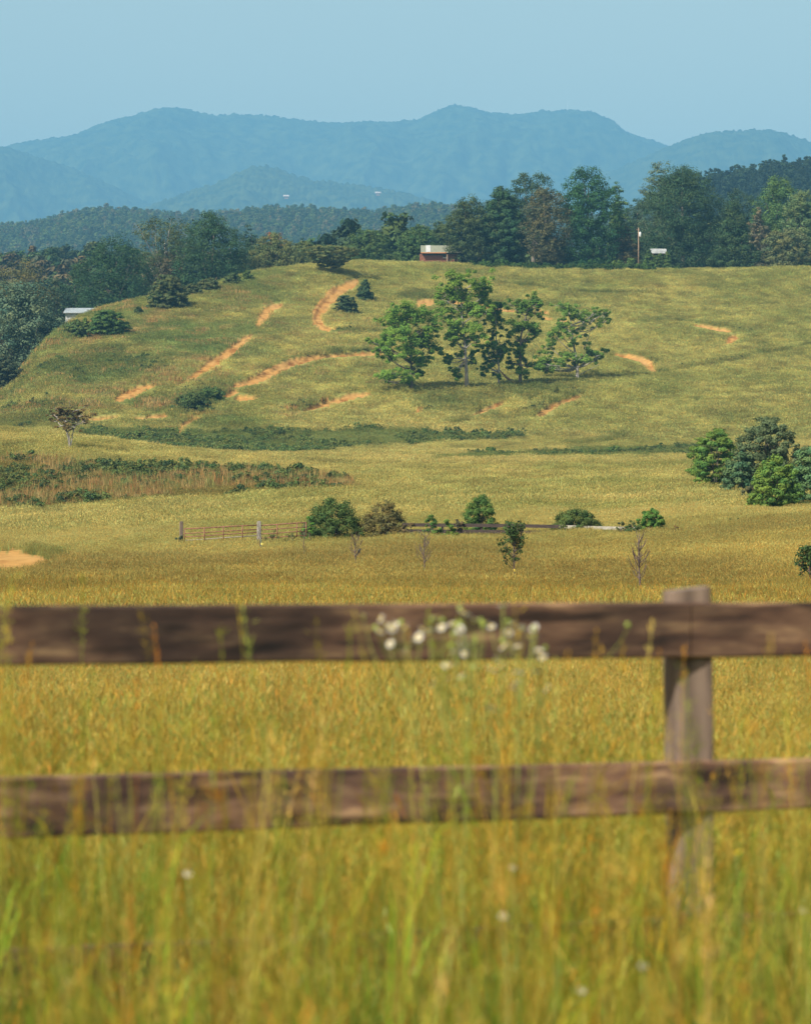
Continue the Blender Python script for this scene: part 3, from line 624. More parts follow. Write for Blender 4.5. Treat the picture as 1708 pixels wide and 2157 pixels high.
T(45, 579, 170, 606, 'block', (.10, .145, .085), 'big grey green tree at the left edge', 270, 46, .4, base=.0, rag=.28)
T(5, 741, 88, 556, 'dome', (.06, .075, .04), 'dark low tree cut by the left edge below the grey green tree', 110, 44, .32, base=.05, flat=.4)
# hedgerow and small trees on the shoulder of the hill
T(352, 576, 74, 652, 'dome', (.085, .105, .042), 'bushy dark olive tree on the hill shoulder below the dark wood', 120, 42, .36, base=.05, flat=.45, vbase=650)
T(330, 612, 34, 643, 'dome', (.075, .115, .04), 'small green bush beside the bushy olive tree', 50, 34, .3, base=0, name='shrub', cat='shrub', vbase=652)
T(405, 596, 36, 668, 'dome', (.07, .09, .038), 'first small dark bush right of the bushy olive tree', 50, 34, .32, base=0, name='shrub', cat='shrub', vbase=622)
T(440, 583, 46, 676, 'dome', (.085, .105, .042), 'rounded hedge bush below the largest dark crown', 60, 34, .32, base=0, name='shrub', cat='shrub', vbase=612)
T(490, 572, 36, 688, 'dome', (.07, .10, .038), 'low bush at the hill edge below the bluish tree', 45, 34, .3, base=0, name='shrub', cat='shrub', vbase=598)
T(522, 566, 24, 693, 'dome', (.10, .15, .045), 'tiny bright bush on the skyline before the olive tree', 30, 30, .28, base=0, name='shrub', cat='shrub', vbase=592)
T(226, 650, 80, 604, 'dome', (.065, .12, .035), 'dark green thorn tree standing alone on the left shoulder', 110, 44, .32, base=.1, flat=.35, cr=.09, limbs=14, vbase=708)
T(160, 672, 52, 592, 'dome', (.085, .125, .04), 'pale scrubby bush left of the lone thorn tree', 60, 36, .32, base=0, name='shrub', cat='shrub', vbase=711)
T(180, 668, 22, 600, 'dome', (.13, .19, .045), 'small bright green bush between the scrub and the thorn tree', 30, 34, .3, base=0, name='shrub', cat='shrub', vbase=707)
T(291, 645, 18, 634, 'dome', (.075, .11, .04), 'little round bush alone on the hill shoulder', 24, 30, .28, base=0, name='shrub', cat='shrub', vbase=661)
T(697, 513, 108, 704, 'vase', (.105, .125, .045), 'flat topped spreading hawthorn on top of the hill', 150, 42, .3, base=.25, flat=.28, cr=.075, limbs=16, upb=.8, name='hawthorn_tree', vbase=577)
T(769, 586, 40, 690, 'cone', (.05, .085, .038), 'dark upright cedar beside the curved clay track', 80, 40, .3, base=0, flat=.5, rag=.5, name='cedar_tree', vbase=634)
T(728, 617, 46, 672, 'dome', (.06, .09, .04), 'low spreading cedar inside the bend of the curved clay track', 80, 38, .28, base=0, flat=.4, rag=.5, name='cedar_tree', vbase=661)
# ---- five walnut trees, crowns shaped bough by bough
def bough_tree(base, blobs, d, trunk, label, rgb, name='walnut_tree', conv=None, leaf=.33, dens=1., bark=None, rt=.32, depth=.62, extra=None, flat=.7, rings=3.0, fill=True):
    rng = np.random.default_rng(int(base[0] * 11)); bu, bv = conv(*base)
    if conv is c4: d = dfor(bu, bv)
    x, y, z = at(bu, d)
    r = thing(name, label, 'tree', (x, y, z - .12)); s = conv.k / F * d
    def loc(p): a, b = conv(*p[:2]); return np.array([(a - bu) / F * d, (bv - b) / F * d])
    tb = MB(); tp = [np.array([loc(p)[0], rng.normal() * .15, loc(p)[1]]) for p in trunk]; tp[0][2] = -.2
    P = np.array(tp); tt = np.linspace(0, 1, len(P)); q = np.linspace(0, 1, 14)
    P = np.stack([pchip(tt, P[:, k], q) for k in range(3)], 1)
    tb.tube(P, rt * (1 - .86 * q) * (1 + .55 * np.exp(-q * 22)), 9)
    bl0 = np.array(blobs, float); extra_b = []
    for b in bl0:                                    # fill the gaps between neighbouring boughs
        dd = np.hypot(bl0[:, 0] - b[0], bl0[:, 1] - b[1]); nn = bl0[np.argsort(dd)[1 + rng.integers(0, 2)]]; m_ = (b + nn) / 2; extra_b.append((m_[0] + rng.normal() * 6, m_[1] + rng.normal() * 6, m_[2] * .7, m_[3] * .8))
    if fill: blobs = list(blobs) + extra_b
    halfw = max(abs(loc(b)[0]) for b in blobs); cens = []; crs = []; outs = []
    zc = np.mean([loc(b)[1] for b in blobs])
    for b in blobs:
        lx, lz = loc(b); rx, rz = b[2] * s, b[3] * s
        ly = rng.uniform(-1, 1) * math.sqrt(max(.15, 1 - (lx / (halfw + 1e-6)) ** 2)) * halfw * depth
        c = np.array([lx, ly, lz]); k = max(5, int(dens * rings * 1.9 * (rx * rz) / 1.1))
        pts = np.clip(rng.normal(size=(k, 3)) * .52, -1.25, 1.25); pts = c + pts * np.array([rx, (rx + rz) / 2, rz * .9]) + np.array([0, 0, -.12 * rz]) * rng.uniform(0, 1, (k, 1))
        cens.append(pts); crs.append(np.full(k, .36 * math.sqrt(rx * rz)) * rng.uniform(.5, 1.3, k)); o = pts - np.array([lx * .5, 0, zc]); outs.append(o / (np.linalg.norm(o, axis=1)[:, None] + 1e-6))
        h = np.clip(lz - abs(lx) * .55 - rng.uniform(0, 1) * rz, P[3, 2], P[-1, 2] * .97); i = int(np.argmin(abs(P[:, 2] - h)))
        limb(tb, rng, P[i], c, rt * (.42 - .3 * q[i]) + .03, .04, 6, 7, .06)
        for e in pts[:3]: limb(tb, rng, c * .8 + P[i] * .2, e, .06, .02, 4, 4, .05)
    for e in (extra or []):
        a, b = (np.array([loc(p)[0], -.3, loc(p)[1]]) for p in e[:2]); limb(tb, rng, a, b, e[2], e[2] * .3, 6, 7, .03)
    mb = MB(); leaves(mb, rng, np.vstack(cens), np.concatenate(crs), 84, leaf * .74, flat, .16, 0, np.vstack(outs), .5, None, .45, .25)
    tb.build('trunk', bark or M_PALEBARK, r, True); mb.build('crown', leafm(rgb, .46), r); return r
def c4(a, b): return 737.3 + .37 * a, 526.7 + .37 * b
c4.k = .37
def c8(a, b): return a * .4317, 842.7 + b * .4317
c8.k = .4317
WAL = (0.164, 0.271, 0.047)
bough_tree((348, 795), [(300, 330, 90, 50), (230, 400, 90, 60), (380, 380, 90, 70), (180, 500, 80, 55), (300, 490, 100, 65), (420, 480, 80, 65), (110, 515, 38, 28), (470, 560, 65, 45), (215, 590, 65, 45), (330, 580, 80, 55), (400, 620, 60, 45), (240, 700, 85, 45), (330, 690, 70, 40), (400, 690, 55, 28), (190, 735, 45, 28), (300, 755, 50, 25), (490, 420, 38, 55)],
           527, [(348, 795), (350, 700), (345, 600), (335, 470), (320, 340)], 'leftmost of the five walnut trees, its boughs hanging low on the left', WAL, conv=c4, bark=M_BARK)
bough_tree((665, 793), [(610, 155, 100, 48), (715, 175, 75, 55), (540, 235, 62, 55), (640, 255, 100, 55), (755, 265, 55, 55), (555, 335, 62, 42), (680, 335, 85, 55), (775, 345, 45, 55), (530, 380, 36, 30), (600, 430, 72, 50), (695, 430, 82, 52), (560, 495, 50, 40), (728, 515, 52, 40), (640, 520, 42, 34), (590, 590, 50, 36), (700, 590, 34, 28), (600, 680, 46, 32), (555, 640, 32, 22), (712, 640, 25, 22), (610, 718, 32, 22), (770, 200, 40, 45)],
           530, [(665, 793), (660, 640), (650, 500), (638, 380), (630, 260), (612, 150)], 'tallest walnut tree, its long pale trunk bare near the ground', WAL, conv=c4)
bough_tree((843, 780), [(805, 330, 60, 50), (840, 395, 60, 50), (815, 470, 45, 36), (790, 540, 55, 42), (850, 530, 50, 42), (765, 600, 45, 32), (830, 610, 50, 40), (785, 660, 45, 32), (742, 690, 36, 18), (840, 725, 16, 20), (880, 570, 32, 30), (880, 300, 40, 34)],
           535, [(843, 780), (848, 680), (832, 540), (830, 400), (820, 320)], 'slim darker walnut tree in the middle of the five', (0.112, 0.205, 0.041), conv=c4, rt=.2)
bough_tree((970, 768), [(1030, 280, 62, 42), (910, 300, 45, 34), (980, 330, 62, 44), (1060, 340, 45, 40), (960, 420, 62, 50), (1030, 430, 52, 50), (915, 470, 42, 40), (1010, 510, 42, 32), (950, 540, 52, 40), (960, 610, 52, 40), (1060, 650, 52, 32), (1000, 690, 52, 32), (925, 645, 42, 30), (1065, 470, 26, 32), (1070, 300, 36, 30)],
           532, [(970, 768), (968, 640), (972, 500), (1000, 380), (1020, 290)], 'fourth walnut tree from the left, a short red brown trunk under dense boughs', (0.136, 0.233, 0.045), conv=c4, bark=M_BARK,
           extra=[((985, 680), (1040, 580), .1)])
bough_tree((1295, 740), [(1230, 330, 75, 42), (1280, 370, 65, 42), (1200, 400, 52, 42), (1410, 370, 60, 50), (1435, 335, 32, 26), (1340, 440, 42, 32), (1250, 460, 62, 42), (1150, 480, 52, 42), (1120, 530, 42, 32), (1260, 520, 50, 32), (1370, 560, 60, 32), (1455, 570, 34, 24), (1230, 590, 72, 42), (1330, 610, 60, 32), (1120, 610, 60, 42), (1180, 650, 70, 34), (1085, 635, 36, 34), (1130, 675, 50, 24), (1280, 650, 40, 24), (1400, 610, 42, 24), (1350, 360, 40, 30), (1470, 385, 22, 24)],
           545, [(1295, 740), (1292, 660), (1270, 520), (1255, 400), (1240, 320)], 'rightmost of the five walnut trees, one bough reaching up on its right', (0.155, 0.252, 0.052), conv=c4, dens=.8,
           extra=[((1310, 705), (1418, 648), .11), ((1330, 560), (1375, 440), .13)])
# fallen limb leaning at the foot of the fourth walnut
fd_ = dfor(1090, 811); fx, fy, fz = at(1090, fd_); lm = MB(); s = .37 / F * fd_; rr = np.random.default_rng(3)
lm.tube([(5 * s, -.4, .15), (-30 * s, -.5, 18 * s), (-70 * s, -.6, 48 * s), (-105 * s, -.5, 88 * s)], [.34, .27, .18, .1], 8)
lm.tube([(-60 * s, -.55, 40 * s), (-75 * s, -.9, 62 * s)], [.1, .04], 6)
lm.build('fallen_limb', noisy('rotten_wood', (.20, .11, .06), (.42, .26, .14), 2, .9, (1, 1, 3)), None, True, label='broken orange brown limb leaning at the foot of the fourth walnut', cat='fallen limb', loc=(fx, fy, fz))
# lone thin tree on the knoll
bough_tree((340, 262), [(330, 72, 78, 36), (272, 100, 56, 34), (390, 108, 56, 32), (320, 130, 56, 24), (255, 82, 42, 24), (425, 112, 32, 14), (375, 62, 40, 22), (350, 150, 36, 16), (305, 55, 50, 18)],
           318, [(340, 262), (337, 215), (325, 160), (320, 110), (322, 70)], 'lone thin brownish tree with forked pale trunk on the knoll', (.19, .15, .065), 'thorn_tree', c8, .17, .9, M_PALEBARK, .13, .6, [((342, 255), (360, 150), .09), ((342, 250), (330, 140), .08), ((350, 190), (372, 110), .05), ((335, 150), (280, 70), .04), ((330, 90), (270, 45), .03), ((335, 80), (340, 18), .03), ((360, 120), (450, 130), .03)], .4, 5.0)
shrub_pre = [(1380, 534, 26, 556), (1391, 529, 13, 557), (1367, 523, 20, 556), (1406, 527, 20, 558), (1330, 540, 34, 556), (1300, 544, 30, 557)]
for q, (a, b, c_, e) in enumerate(shrub_pre):
    T(a, b, c_, 744, 'dome', (.09, .145, .042), ['scrubby bush in front of the white roofed shelter', 'scrubby bush at the right foot of the shelter', 'scrubby bush at the left foot of the shelter', 'scrubby bush right of the shelter under the widest dark tree', 'scrubby bush at the foot of the utility pole', 'scrubby bush left of the utility pole below the domed dark tree'][q], 34, 40, .3, base=0, name='shrub', cat='shrub')
# ---- clump at the right edge of the valley
T(1508, 893, 98, 256, 'egg', (.10, .17, .036), 'bright green ragged bush tree at the left end of the roadside clump', 150, 46, .16, base=.02, rag=.55, cr=.085, flat=.5, limbs=16, stems=3)
T(1618, 868, 150, 240, 'dome', (.085, .115, .055), 'dark grey green tree with spiky top in the clump at right', 230, 46, .15, base=.02, rag=.35, cr=.07, flat=.6, limbs=26, stems=3, cvar=.12)
T(1560, 945, 70, 238, 'dome', (.075, .13, .06), 'dull bluish bush in the middle of the clump at right', 90, 44, .15, base=0, cr=.1)
T(1636, 955, 104, 201, 'dome', (.098, .165, .035), 'bright lime green bush at the front of the clump at right', 180, 46, .13, base=0, rag=.3, cr=.085)
T(1712, 935, 110, 206, 'dome', (.085, .155, .065), 'blue green bush cut by the right edge of the photo', 150, 44, .14, base=0, cr=.09)
T(1590, 1010, 60, 226, 'dome', (.065, .07, .035), 'low dark brownish bush under the front of the clump', 60, 40, .13, base=0, cr=.1)
# ---- shrubs along the old fence
def shrub(u, vt, wp, d, rgb, label, K=90, n=40, leaf=.085, shape='dome', rag=.4, cr=.10, flat=.7, **k): return T(u, vt, wp, d, shape, rgb, label, K, n, leaf, k.pop('base', 0.), cr, flat, rag, name='shrub', cat='shrub', stems=4, limbs=18, **k)
shrub(703, 1046, 122, 174, (.062, .10, .032), 'largest dark green arching shrub on the old fence line', 170, 44, rag=.3)
shrub(652, 1076, 26, 172, (.10, .19, .035), 'small bright green sprig left of the largest arching shrub', 26, 30)
shrub(812, 1050, 96, 174, (.11, .10, .04), 'brown tinged bush right of the largest arching shrub', 130, 40)
shrub(862, 1098, 44, 172, (.12, .10, .055), 'low twiggy brown bush beside the brown tinged bush', 40, 24)
shrub(908, 1080, 32, 171, (.07, .13, .035), 'slim green bush at the left end of the dark boards', 40, 32)
shrub(938, 1090, 50, 171, (.095, .155, .035), 'low yellow green bush against the dark boards', 50, 34)
shrub(968, 1086, 30, 172, (.10, .085, .045), 'small brown bush tucked left of the conical shrub', 30, 30)
shrub(1011, 1036, 68, 175, (.075, .135, .035), 'upright conical green shrub above the dark board fence', 120, 42, shape='egg', rag=.3, base=.05)
shrub(1068, 1102, 22, 171, (.075, .12, .035), 'little green weed growing through the dark boards', 20, 26)
shrub(1211, 1069, 104, 173, (.068, .10, .03), 'rounded dark shrub where the boards turn from brown to white', 170, 42, rag=.25)
shrub(1308, 1092, 26, 170, (.085, .095, .04), 'sparse upright sprig over the white boards', 20, 22, shape='egg')
shrub(1333, 1090, 34, 170, (.07, .10, .035), 'small dark bush left of the bright green bush at the fence end', 34, 30)
shrub(1372, 1064, 48, 172, (.08, .16, .035), 'bright green rounded bush near the end of the white boards', 80, 40, shape='round')
shrub(1424, 1098, 14, 165, (.16, .10, .05), 'rust brown dock weed past the end of the white boards', 14, 20, shape='egg')
shrub(1548, 1086, 24, 172, (.06, .09, .035), 'leggy weed alone in the grass under the clump', 12, 16, shape='vase', rag=.6)
shrub(381, 1117, 24, 172, (.06, .075, .04), 'dark creeper bush round the left gate post', 40, 30, .07)
shrub(575, 1112, 40, 172, (.10, .11, .045), 'thin creeper at the left end of the second gate', 20, 18, .07)
shrub(612, 1116, 34, 171, (.11, .12, .045), 'thin creeper halfway along the second gate', 18, 18, .07)
shrub(1035, 940, 30, 425, (.075, .125, .036), 'small round bush alone on the valley floor', 50, 34, .2)
shrub(1292, 938, 44, 428, (.075, .12, .036), 'bush rising from the grassy bank left of the clump', 50, 30, .2)
shrub(1335, 796, 12, 548, (.06, .10, .04), 'tiny dark bush on the slope right of the walnuts', 16, 24, .2, vbase=802)
shrub(1438, 765, 10, 575, (.06, .10, .04), 'tiny sprig beside the grassy track right of the walnuts', 12, 20, .2, vbase=772)
shrub(405, 820, 86, 500, (.07, .105, .036), 'bramble patch below the long clay terrace, left end', 70, 34, .24, sink=.5, vbase=868)
shrub(447, 806, 60, 512, (.075, .12, .036), 'bramble patch below the long clay terrace, right end', 50, 34, .24, sink=.5, vbase=848)
# ---- planted saplings
def sapling(u, vt, d, wp, label, leafy=False, stake=False, tag_=None, n=18, w0=.036):
    rng = np.random.default_rng(int(u)); x, y, z = at(u, d); H = zrow(vt, d) - z; W = px(wp, d)
    r = thing('leafy_sapling' if leafy else 'bare_sapling', label, 'sapling', (x, y, z)); b = MB()
    t = np.linspace(0, 1, 9)[:, None]; P = np.array([0, 0, -.1]) + np.array([rng.normal() * .03, 0, H * .97]) * t + np.sin(t * 7) * np.array([.02, .015, 0])
    b.tube(P, w0 * (1 - .75 * t[:, 0]), 6); ends = []
    for k in range(n):
        h = rng.uniform(.25, .9) if not leafy else rng.uniform(.32, .85); a = rng.uniform(0, 6.28); L = W / 2 * rng.uniform(.6, 1.1) * (1.15 - .75 * (h - .25))
        p0 = np.array([0, 0, h * H]); p1 = p0 + np.array([math.cos(a) * L, math.sin(a) * L, L * rng.uniform(1.0, 2.0)]); p1[2] = min(p1[2], H * .99)
        pm = (p0 + p1) / 2 + np.array([math.cos(a), math.sin(a), -.6]) * L * .16; b.tube([p0, pm, p1], [w0 * .28, w0 * .2, w0 * .1], 4, cap=False); ends += [p1, pm]
        for _ in range(2 if not leafy else 1):
            e = pm + (p1 - pm) * .3 + np.array([rng.normal() * .3, rng.normal() * .3, .5]) * L * .7; b.tube([pm, e], [w0 * .13, w0 * .07], 3, cap=False)
    b.build('trunk', noisy('sapling_bark', (.06, .04, .036), (.16, .115, .10), 20, .9), r, True)
    if leafy:
        m = MB(); e = np.array(ends); e = np.vstack([e, np.c_[rng.normal(size=(20, 2)) * W * .12, rng.uniform(.7, .99, 20) * H]])
        leaves(m, rng, e, np.full(len(e), W * .13), 15, .065, .8, .2, 0, None, .3); m.build('crown', leafm((.05, .085, .03), .25), r)
        if tag_: q = MB(); q.tube([(.02, -.03, .33 * H), (.03, -.04, .29 * H)], [.03, .02], 6); q.build('ribbon', noisy('yellow_ribbon', (.7, .5, .05), (.8, .6, .1), 4, .5), r)
    if stake:
        q = MB(); q.tube([(.06, -.02, -.1), (.05, -.02, H * .5)], [.018, .018], 6); st = q.build('stake', noisy('green_stake', (.05, .13, .13), (.08, .2, .2), 6, .5), r)
        q = MB(); q.box((.09, -.045, H * .36), (.09, .012, .11)); q.build('tag', noisy('yellow_tag', (.6, .5, .1), (.75, .65, .15), 5, .5), r)
    return r, H
sapling(548, 1106, 163, 18, 'bare sapling tied to a green stake below the white gate post', stake=True, n=14, w0=.028)
sapling(640, 1098, 145, 24, 'bare twiggy sapling in front of the largest arching shrub', n=18, w0=.025)
sapling(748, 1118, 133, 34, 'bare sapling with a black bird perched in it', n=24)
sapling(893, 1116, 124, 38, 'bare spreading sapling in front of the dark boards', n=30)
sapling(1082, 1098, 107, 56, 'dark leafed young tree with a yellow ribbon in the meadow', True, tag_=True, n=34)
sapling(1347, 1112, 91, 48, 'tallest bare sapling, just left above the fence post', n=26, w0=.042)
sapling(1706, 1154, 93, 64, 'dark leafed young tree cut by the right edge above the fence', True, n=40)
# ---- bird
bx, by, bz = at(756, 133); bz = zrow(1163, 133); b = MB()
b.tube([(-.10, 0, -.13), (-.05, 0, -.06), (-.02, 0, 0), (.0, 0, .06), (.015, 0, .09), (.04, 0, .118), (.05, 0, .14), (.045, 0, .165)], [.008, .018, .042, .05, .042, .032, .034, .012], 10)
b.tube([(.075, 0, .142), (.115, 0, .136)], [.012, .002], 6); b.tube([(-.06, 0, -.06), (-.17, 0, -.19)], [.02, .014], 6); b.tube([(.0, .01, -.0), (-.02, .012, -.07)], [.005, .004], 4)
b.build('bird', noisy('black_feathers', (.008, .008, .01), (.02, .02, .025), 8, .5), None, True, label='small black bird perched on a bare sapling', cat='bird', loc=(bx, by - .05, bz))
# ---------------------------------------------------------------- far woods: stuff
def crown_src(n, H, W, shape, seed, K=34, nl=34, leaf=1.1, base=.05):
    r = np.random.default_rng(seed); cen = crown_pts(r, K, W * 1.0, H * .95, base, shape, seed, .3, .4); mb = MB()
    o = cen - np.array([0, 0, H * .4]); o /= np.linalg.norm(o, axis=1)[:, None]
    leaves(mb, r, cen, np.full(K, W * .2), nl, leaf, .6, .2, 0, o); return mb.mesh('wood_crown', M_WOOD)
M_WOOD = leaf_mat('wood_leaves', None, .25, True, 0)
def wood(name, n, d0, d1, ul, ur, src, label, tints, smin=.8, smax=1.25, keep=None):
    u, v, x, y, z = fan(n, d0, d1, ul, ur, np.random.default_rng(int(d0)))
    if keep is not None:
        k = keep(u, v, x, y); u, v, x, y, z = (q[k] for q in (u, v, x, y, z))
    n = len(u); s = rng.uniform(smin, smax, n); t = np.array(tints)[rng.integers(0, len(tints), n)] * rng.uniform(.75, 1.25, n)[:, None]
    scatter(name, np.c_[x, y, z - .5], np.c_[np.zeros((n, 2)), rng.uniform(0, 6.28, n)], np.c_[s, s, s * rng.uniform(.85, 1.2, n)], t, rng.integers(0, len(src), n), src, label, 'woods')
wsrc = [crown_src(0, 15, 11, 'round', 1), crown_src(0, 17, 9, 'oval', 2), crown_src(0, 14, 10, 'dome', 3), crown_src(0, 17, 6, 'cone', 4)]
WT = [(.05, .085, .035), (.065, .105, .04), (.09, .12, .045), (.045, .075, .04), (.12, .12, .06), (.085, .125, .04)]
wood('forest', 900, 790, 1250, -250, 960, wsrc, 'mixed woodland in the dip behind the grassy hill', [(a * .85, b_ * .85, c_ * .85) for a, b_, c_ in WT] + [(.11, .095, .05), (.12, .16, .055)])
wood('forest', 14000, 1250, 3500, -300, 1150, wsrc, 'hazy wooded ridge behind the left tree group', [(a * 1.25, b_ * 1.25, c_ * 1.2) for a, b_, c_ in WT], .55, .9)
psrc = [crown_src(0, 20, 7, 'cone', 5, 34, 30, .9), crown_src(0, 17, 7, 'cone', 6, 34, 30, .9), crown_src(0, 15, 10, 'round', 7)]
wood('forest', 5200, 1150, 1800, 1150, 2100, psrc, 'dark pine wood on the ridge behind the right trees', [(.028, .05, .035), (.035, .06, .035), (.04, .07, .035)], .42, .75)
wood('forest', 320, 800, 1150, 1000, 2100, wsrc, 'woodland hidden behind the crest trees', WT)
# ---------------------------------------------------------------- rough growth: stuff
bsrc = []
for k in range(3):
    r = np.random.default_rng(90 + k); cen = crown_pts(r, 16, 1.5, 1.0, 0, 'dome', k, .4); mb = MB()
    leaves(mb, r, cen, np.full(16, .24), 26, .15, .8, .22, 0, None, .5); bsrc.append(mb.mesh('bramble', M_WOOD))
def brush(name, poly, d0, d1, n, label, tints, smin, smax, thr=-.1, per=9., seed=0, ul=-150, ur=1900, cat='brush', src=None, vs=1.):
    u, v, x, y, z = fan(n, d0, d1, ul, ur, np.random.default_rng(500 + seed)); f = fbm(x / per, y / (per * 1.6), 3, 55 + seed)
    k = (inpoly(poly, u, v) if not callable(poly) else poly(u, v)) & (f > thr); 
    for dv in (0, 4, 8): k &= strokes(CLAY, u, v - dv, .6, 2, .3, 1.1, 1.5) < .3
    u, v, x, y, z, f = (q[k] for q in (u, v, x, y, z, f)); n = len(u)
    s = rng.uniform(smin, smax, n) * (1 + .5 * np.clip(f - thr, 0, 1)); t = np.array(tints)[rng.integers(0, len(tints), n)] * rng.uniform(.8, 1.2, n)[:, None]
    scatter(name, np.c_[x, y, z - .1], np.c_[np.zeros((n, 2)), rng.uniform(0, 6.28, n)], np.c_[s, s, s * vs * rng.uniform(.8, 1.15, n)], t, rng.integers(0, len(src or bsrc), n), src or bsrc, label, cat)
BT = [(.085, .125, .04), (.11, .15, .045), (.07, .10, .04), (.135, .155, .05)]
brush('brush', POLY['strip'], 395, 480, 16000, 'dark green brush strip along the foot of the hill', [(a * 1.25, b_ * 1.25, c_ * 1.2) for a, b_, c_ in BT], .25, .85, -.25, 9, 1)
brush('brush', POLY['strip2'], 395, 480, 8000, 'low green brush on the grassy bank left of the right clump', BT, .35, .8, -.15, 8, 2)
brush('brush', POLY['knoll'], 235, 345, 16000, 'green brambles among tan grass on the flank of the knoll', BT, .35, .95, -.2, 9, 3)
brush('brush', POLY['under'], 722, 768, 3000, 'green weeds along the foot of the crest trees', [(.06, .11, .03), (.045, .08, .025), (.07, .13, .03)], .5, 1.7, -.15, 7, 4)
brush('brush', lambda u, v: strokes(LUSH[13:20] + LUSH[21:24], u, v, .7, 1, .6) > .45, 455, 640, 12000, 'scrubby green growth in the folds of the left hillside', BT, .5, 1.1, .12, 12, 5)
brush('brush', lambda u, v: strokes(LUSH[:13], u, v, .7, 1, .6) > .5, 470, 740, 18000, 'weedy green edges along the old terraces and clay tracks', [(.085, .11, .04), (.11, .125, .045), (.075, .10, .038)], .4, .8, .0, 7, 6)
ssrc = [tuft(rng, 30, .35, 1.0, .035, .18, 0, .15) for _ in range(3)]
ST = [(.42, .27, .10), (.36, .26, .10), (.44, .32, .13), (.38, .21, .08), (.24, .25, .08)]
brush('broomsedge', POLY['knoll'], 235, 345, 17000, 'tall tan and orange broomsedge on the flank of the knoll', ST, .6, 1.3, -.15, 8, 7, cat='grass', src=ssrc)
brush('broomsedge', lambda u, v: (u < 820) & (v > 590) & (v < 880) & (rng.uniform(0, 1, u.shape) < .25 + .75 * sstep(0, 250, 640 - u)), 460, 660, 34000, 'tan grass tufts dotted over the left hillside', ST, .6, 1.2, .02, 5, 8, cat='grass', src=[tuft(rng, 26, .9, .8, .08, .25, 0, .15)])
# ---------------------------------------------------------------- buildings
M_BROWN = noisy('red_brown_siding', (.16, .055, .032), (.24, .09, .05), 1.5, .8, (1, 1, 6)); M_ROOF = noisy('olive_metal_roof', (.17, .18, .13), (.23, .24, .175), .6, .55, (6, 1, 1))
M_WHITE = noisy('white_paint', (.36, .37, .37), (.46, .47, .46), 2, .6); M_DARK = noisy('near_black', (.012, .012, .014), (.02, .02, .022), 3, .4); M_TAN = noisy('tan_timber', (.20, .135, .085), (.30, .21, .135), 3, .8, (1, 1, .3))
M_ORANGE = noisy('orange_trim', (.42, .17, .06), (.5, .22, .08), 3, .7)
d = 756; hx, hy, hz = at(920, d); k = d / F
H = thing('wooden_house', 'red brown wooden house with olive metal roof half hidden in crest trees', 'house', (hx, hy, hz)); Lx = lambda u: (u - 920) * k; Lz = lambda v: zrow(v, d) - hz
b = MB(); b.box(((Lx(884) + Lx(966)) / 2, 3.2, Lz(534) / 2 - .6), (Lx(966) - Lx(884), 6, Lz(534) + 1.2)); b.build('wall', M_BROWN, H)
b = MB(); e0, r0 = Lz(531.5), Lz(514.5); xa, xb = Lx(886), Lx(972)
b.prism([(xa, -.9, e0), (xa, 3.2, r0), (xa, 7.3, e0), (xa, 7.3, e0 - .12), (xa, 3.2, r0 - .14), (xa, -.9, e0 - .12)], [(xb, -.9, e0), (xb, 3.2, r0), (xb, 7.3, e0), (xb, 7.3, e0 - .12), (xb, 3.2, r0 - .14), (xb, -.9, e0 - .12)])
rf = b.build('roof', M_ROOF, H)
b = MB(); xa, xb = Lx(897), Lx(907)
b.prism([(xa, -.75, e0 + .1), (xa, 3.0, r0 - .02), (xa, 3.0, r0 + .03), (xa, -.75, e0 + .16)], [(xb, -.75, e0 + .1), (xb, 3.0, r0 - .02), (xb, 3.0, r0 + .03), (xb, -.75, e0 + .16)]); b.build('white_roof_strip', M_WHITE, rf)  # white strip laid over the left part of the roof slope
b = MB(); b.box(((Lx(886) + Lx(940)) / 2, -.97, e0 - .1), (Lx(940) - Lx(886), .08, .22)); b.build('fascia', M_ORANGE, H)
b = MB(); b.box((Lx(913), .17, Lz(534.5)), (Lx(936) - Lx(892), .06, .55)); b.build('eave_shade', M_DARK, H)  # dark strip on the wall stands in for the shade under the eave
b = MB(); b.box((Lx(936.5), .16, Lz(538.5)), (.9, .08, .9)); wn = b.build('window', M_DARK, H); b = MB(); b.box((Lx(937), .08, Lz(542.2)), (.95, .12, .34)); b.build('sill', M_WHITE, wn)
b = MB(); b.box((Lx(941.6), -.6, Lz(546)), (.3, .3, Lz(535) - Lz(557))); b.build('porch_post', M_TAN, H)
b = MB(); b.box((Lx(952), -.3, Lz(550)), (2.2, .1, .9)); b.build('porch_rail', M_BROWN, H)
d = 748; sx, sy, sz = at(1387, d); k = d / F; H = thing('shelter', 'small shelter with white roof and reddish posts under the widest dark tree', 'shelter', (sx, sy, sz)); Lx = lambda u: (u - 1387) * k; Lz = lambda v: zrow(v, d) - sz
b = MB(); n = 9; a = np.linspace(0, math.pi, n); prof = [(-2 * math.cos(t), Lz(533) + (Lz(522) - Lz(533)) * math.sin(t) ** .8) for t in a]
b.prism([(Lx(1371), 2 + p[0] * .9, p[1]) for p in prof], [(Lx(1404), 2 + p[0] * .9, p[1]) for p in prof]); b.build('roof', noisy('dull_white_sheet', (.22, .24, .25), (.38, .40, .41), .9, .6), H)
for u_ in (1375, 1388, 1402):
    for y_ in (.4, 3.4): b = MB(); b.box((Lx(u_), y_, Lz(533) / 2 - .2), (.22, .22, Lz(533) + .5)); b.build('post', M_BROWN, H)
b = MB(); b.box((Lx(1387), 3.6, Lz(541)), (Lx(1403) - Lx(1372), .1, Lz(533) - Lz(552))); b.build('wall', M_BROWN, H)
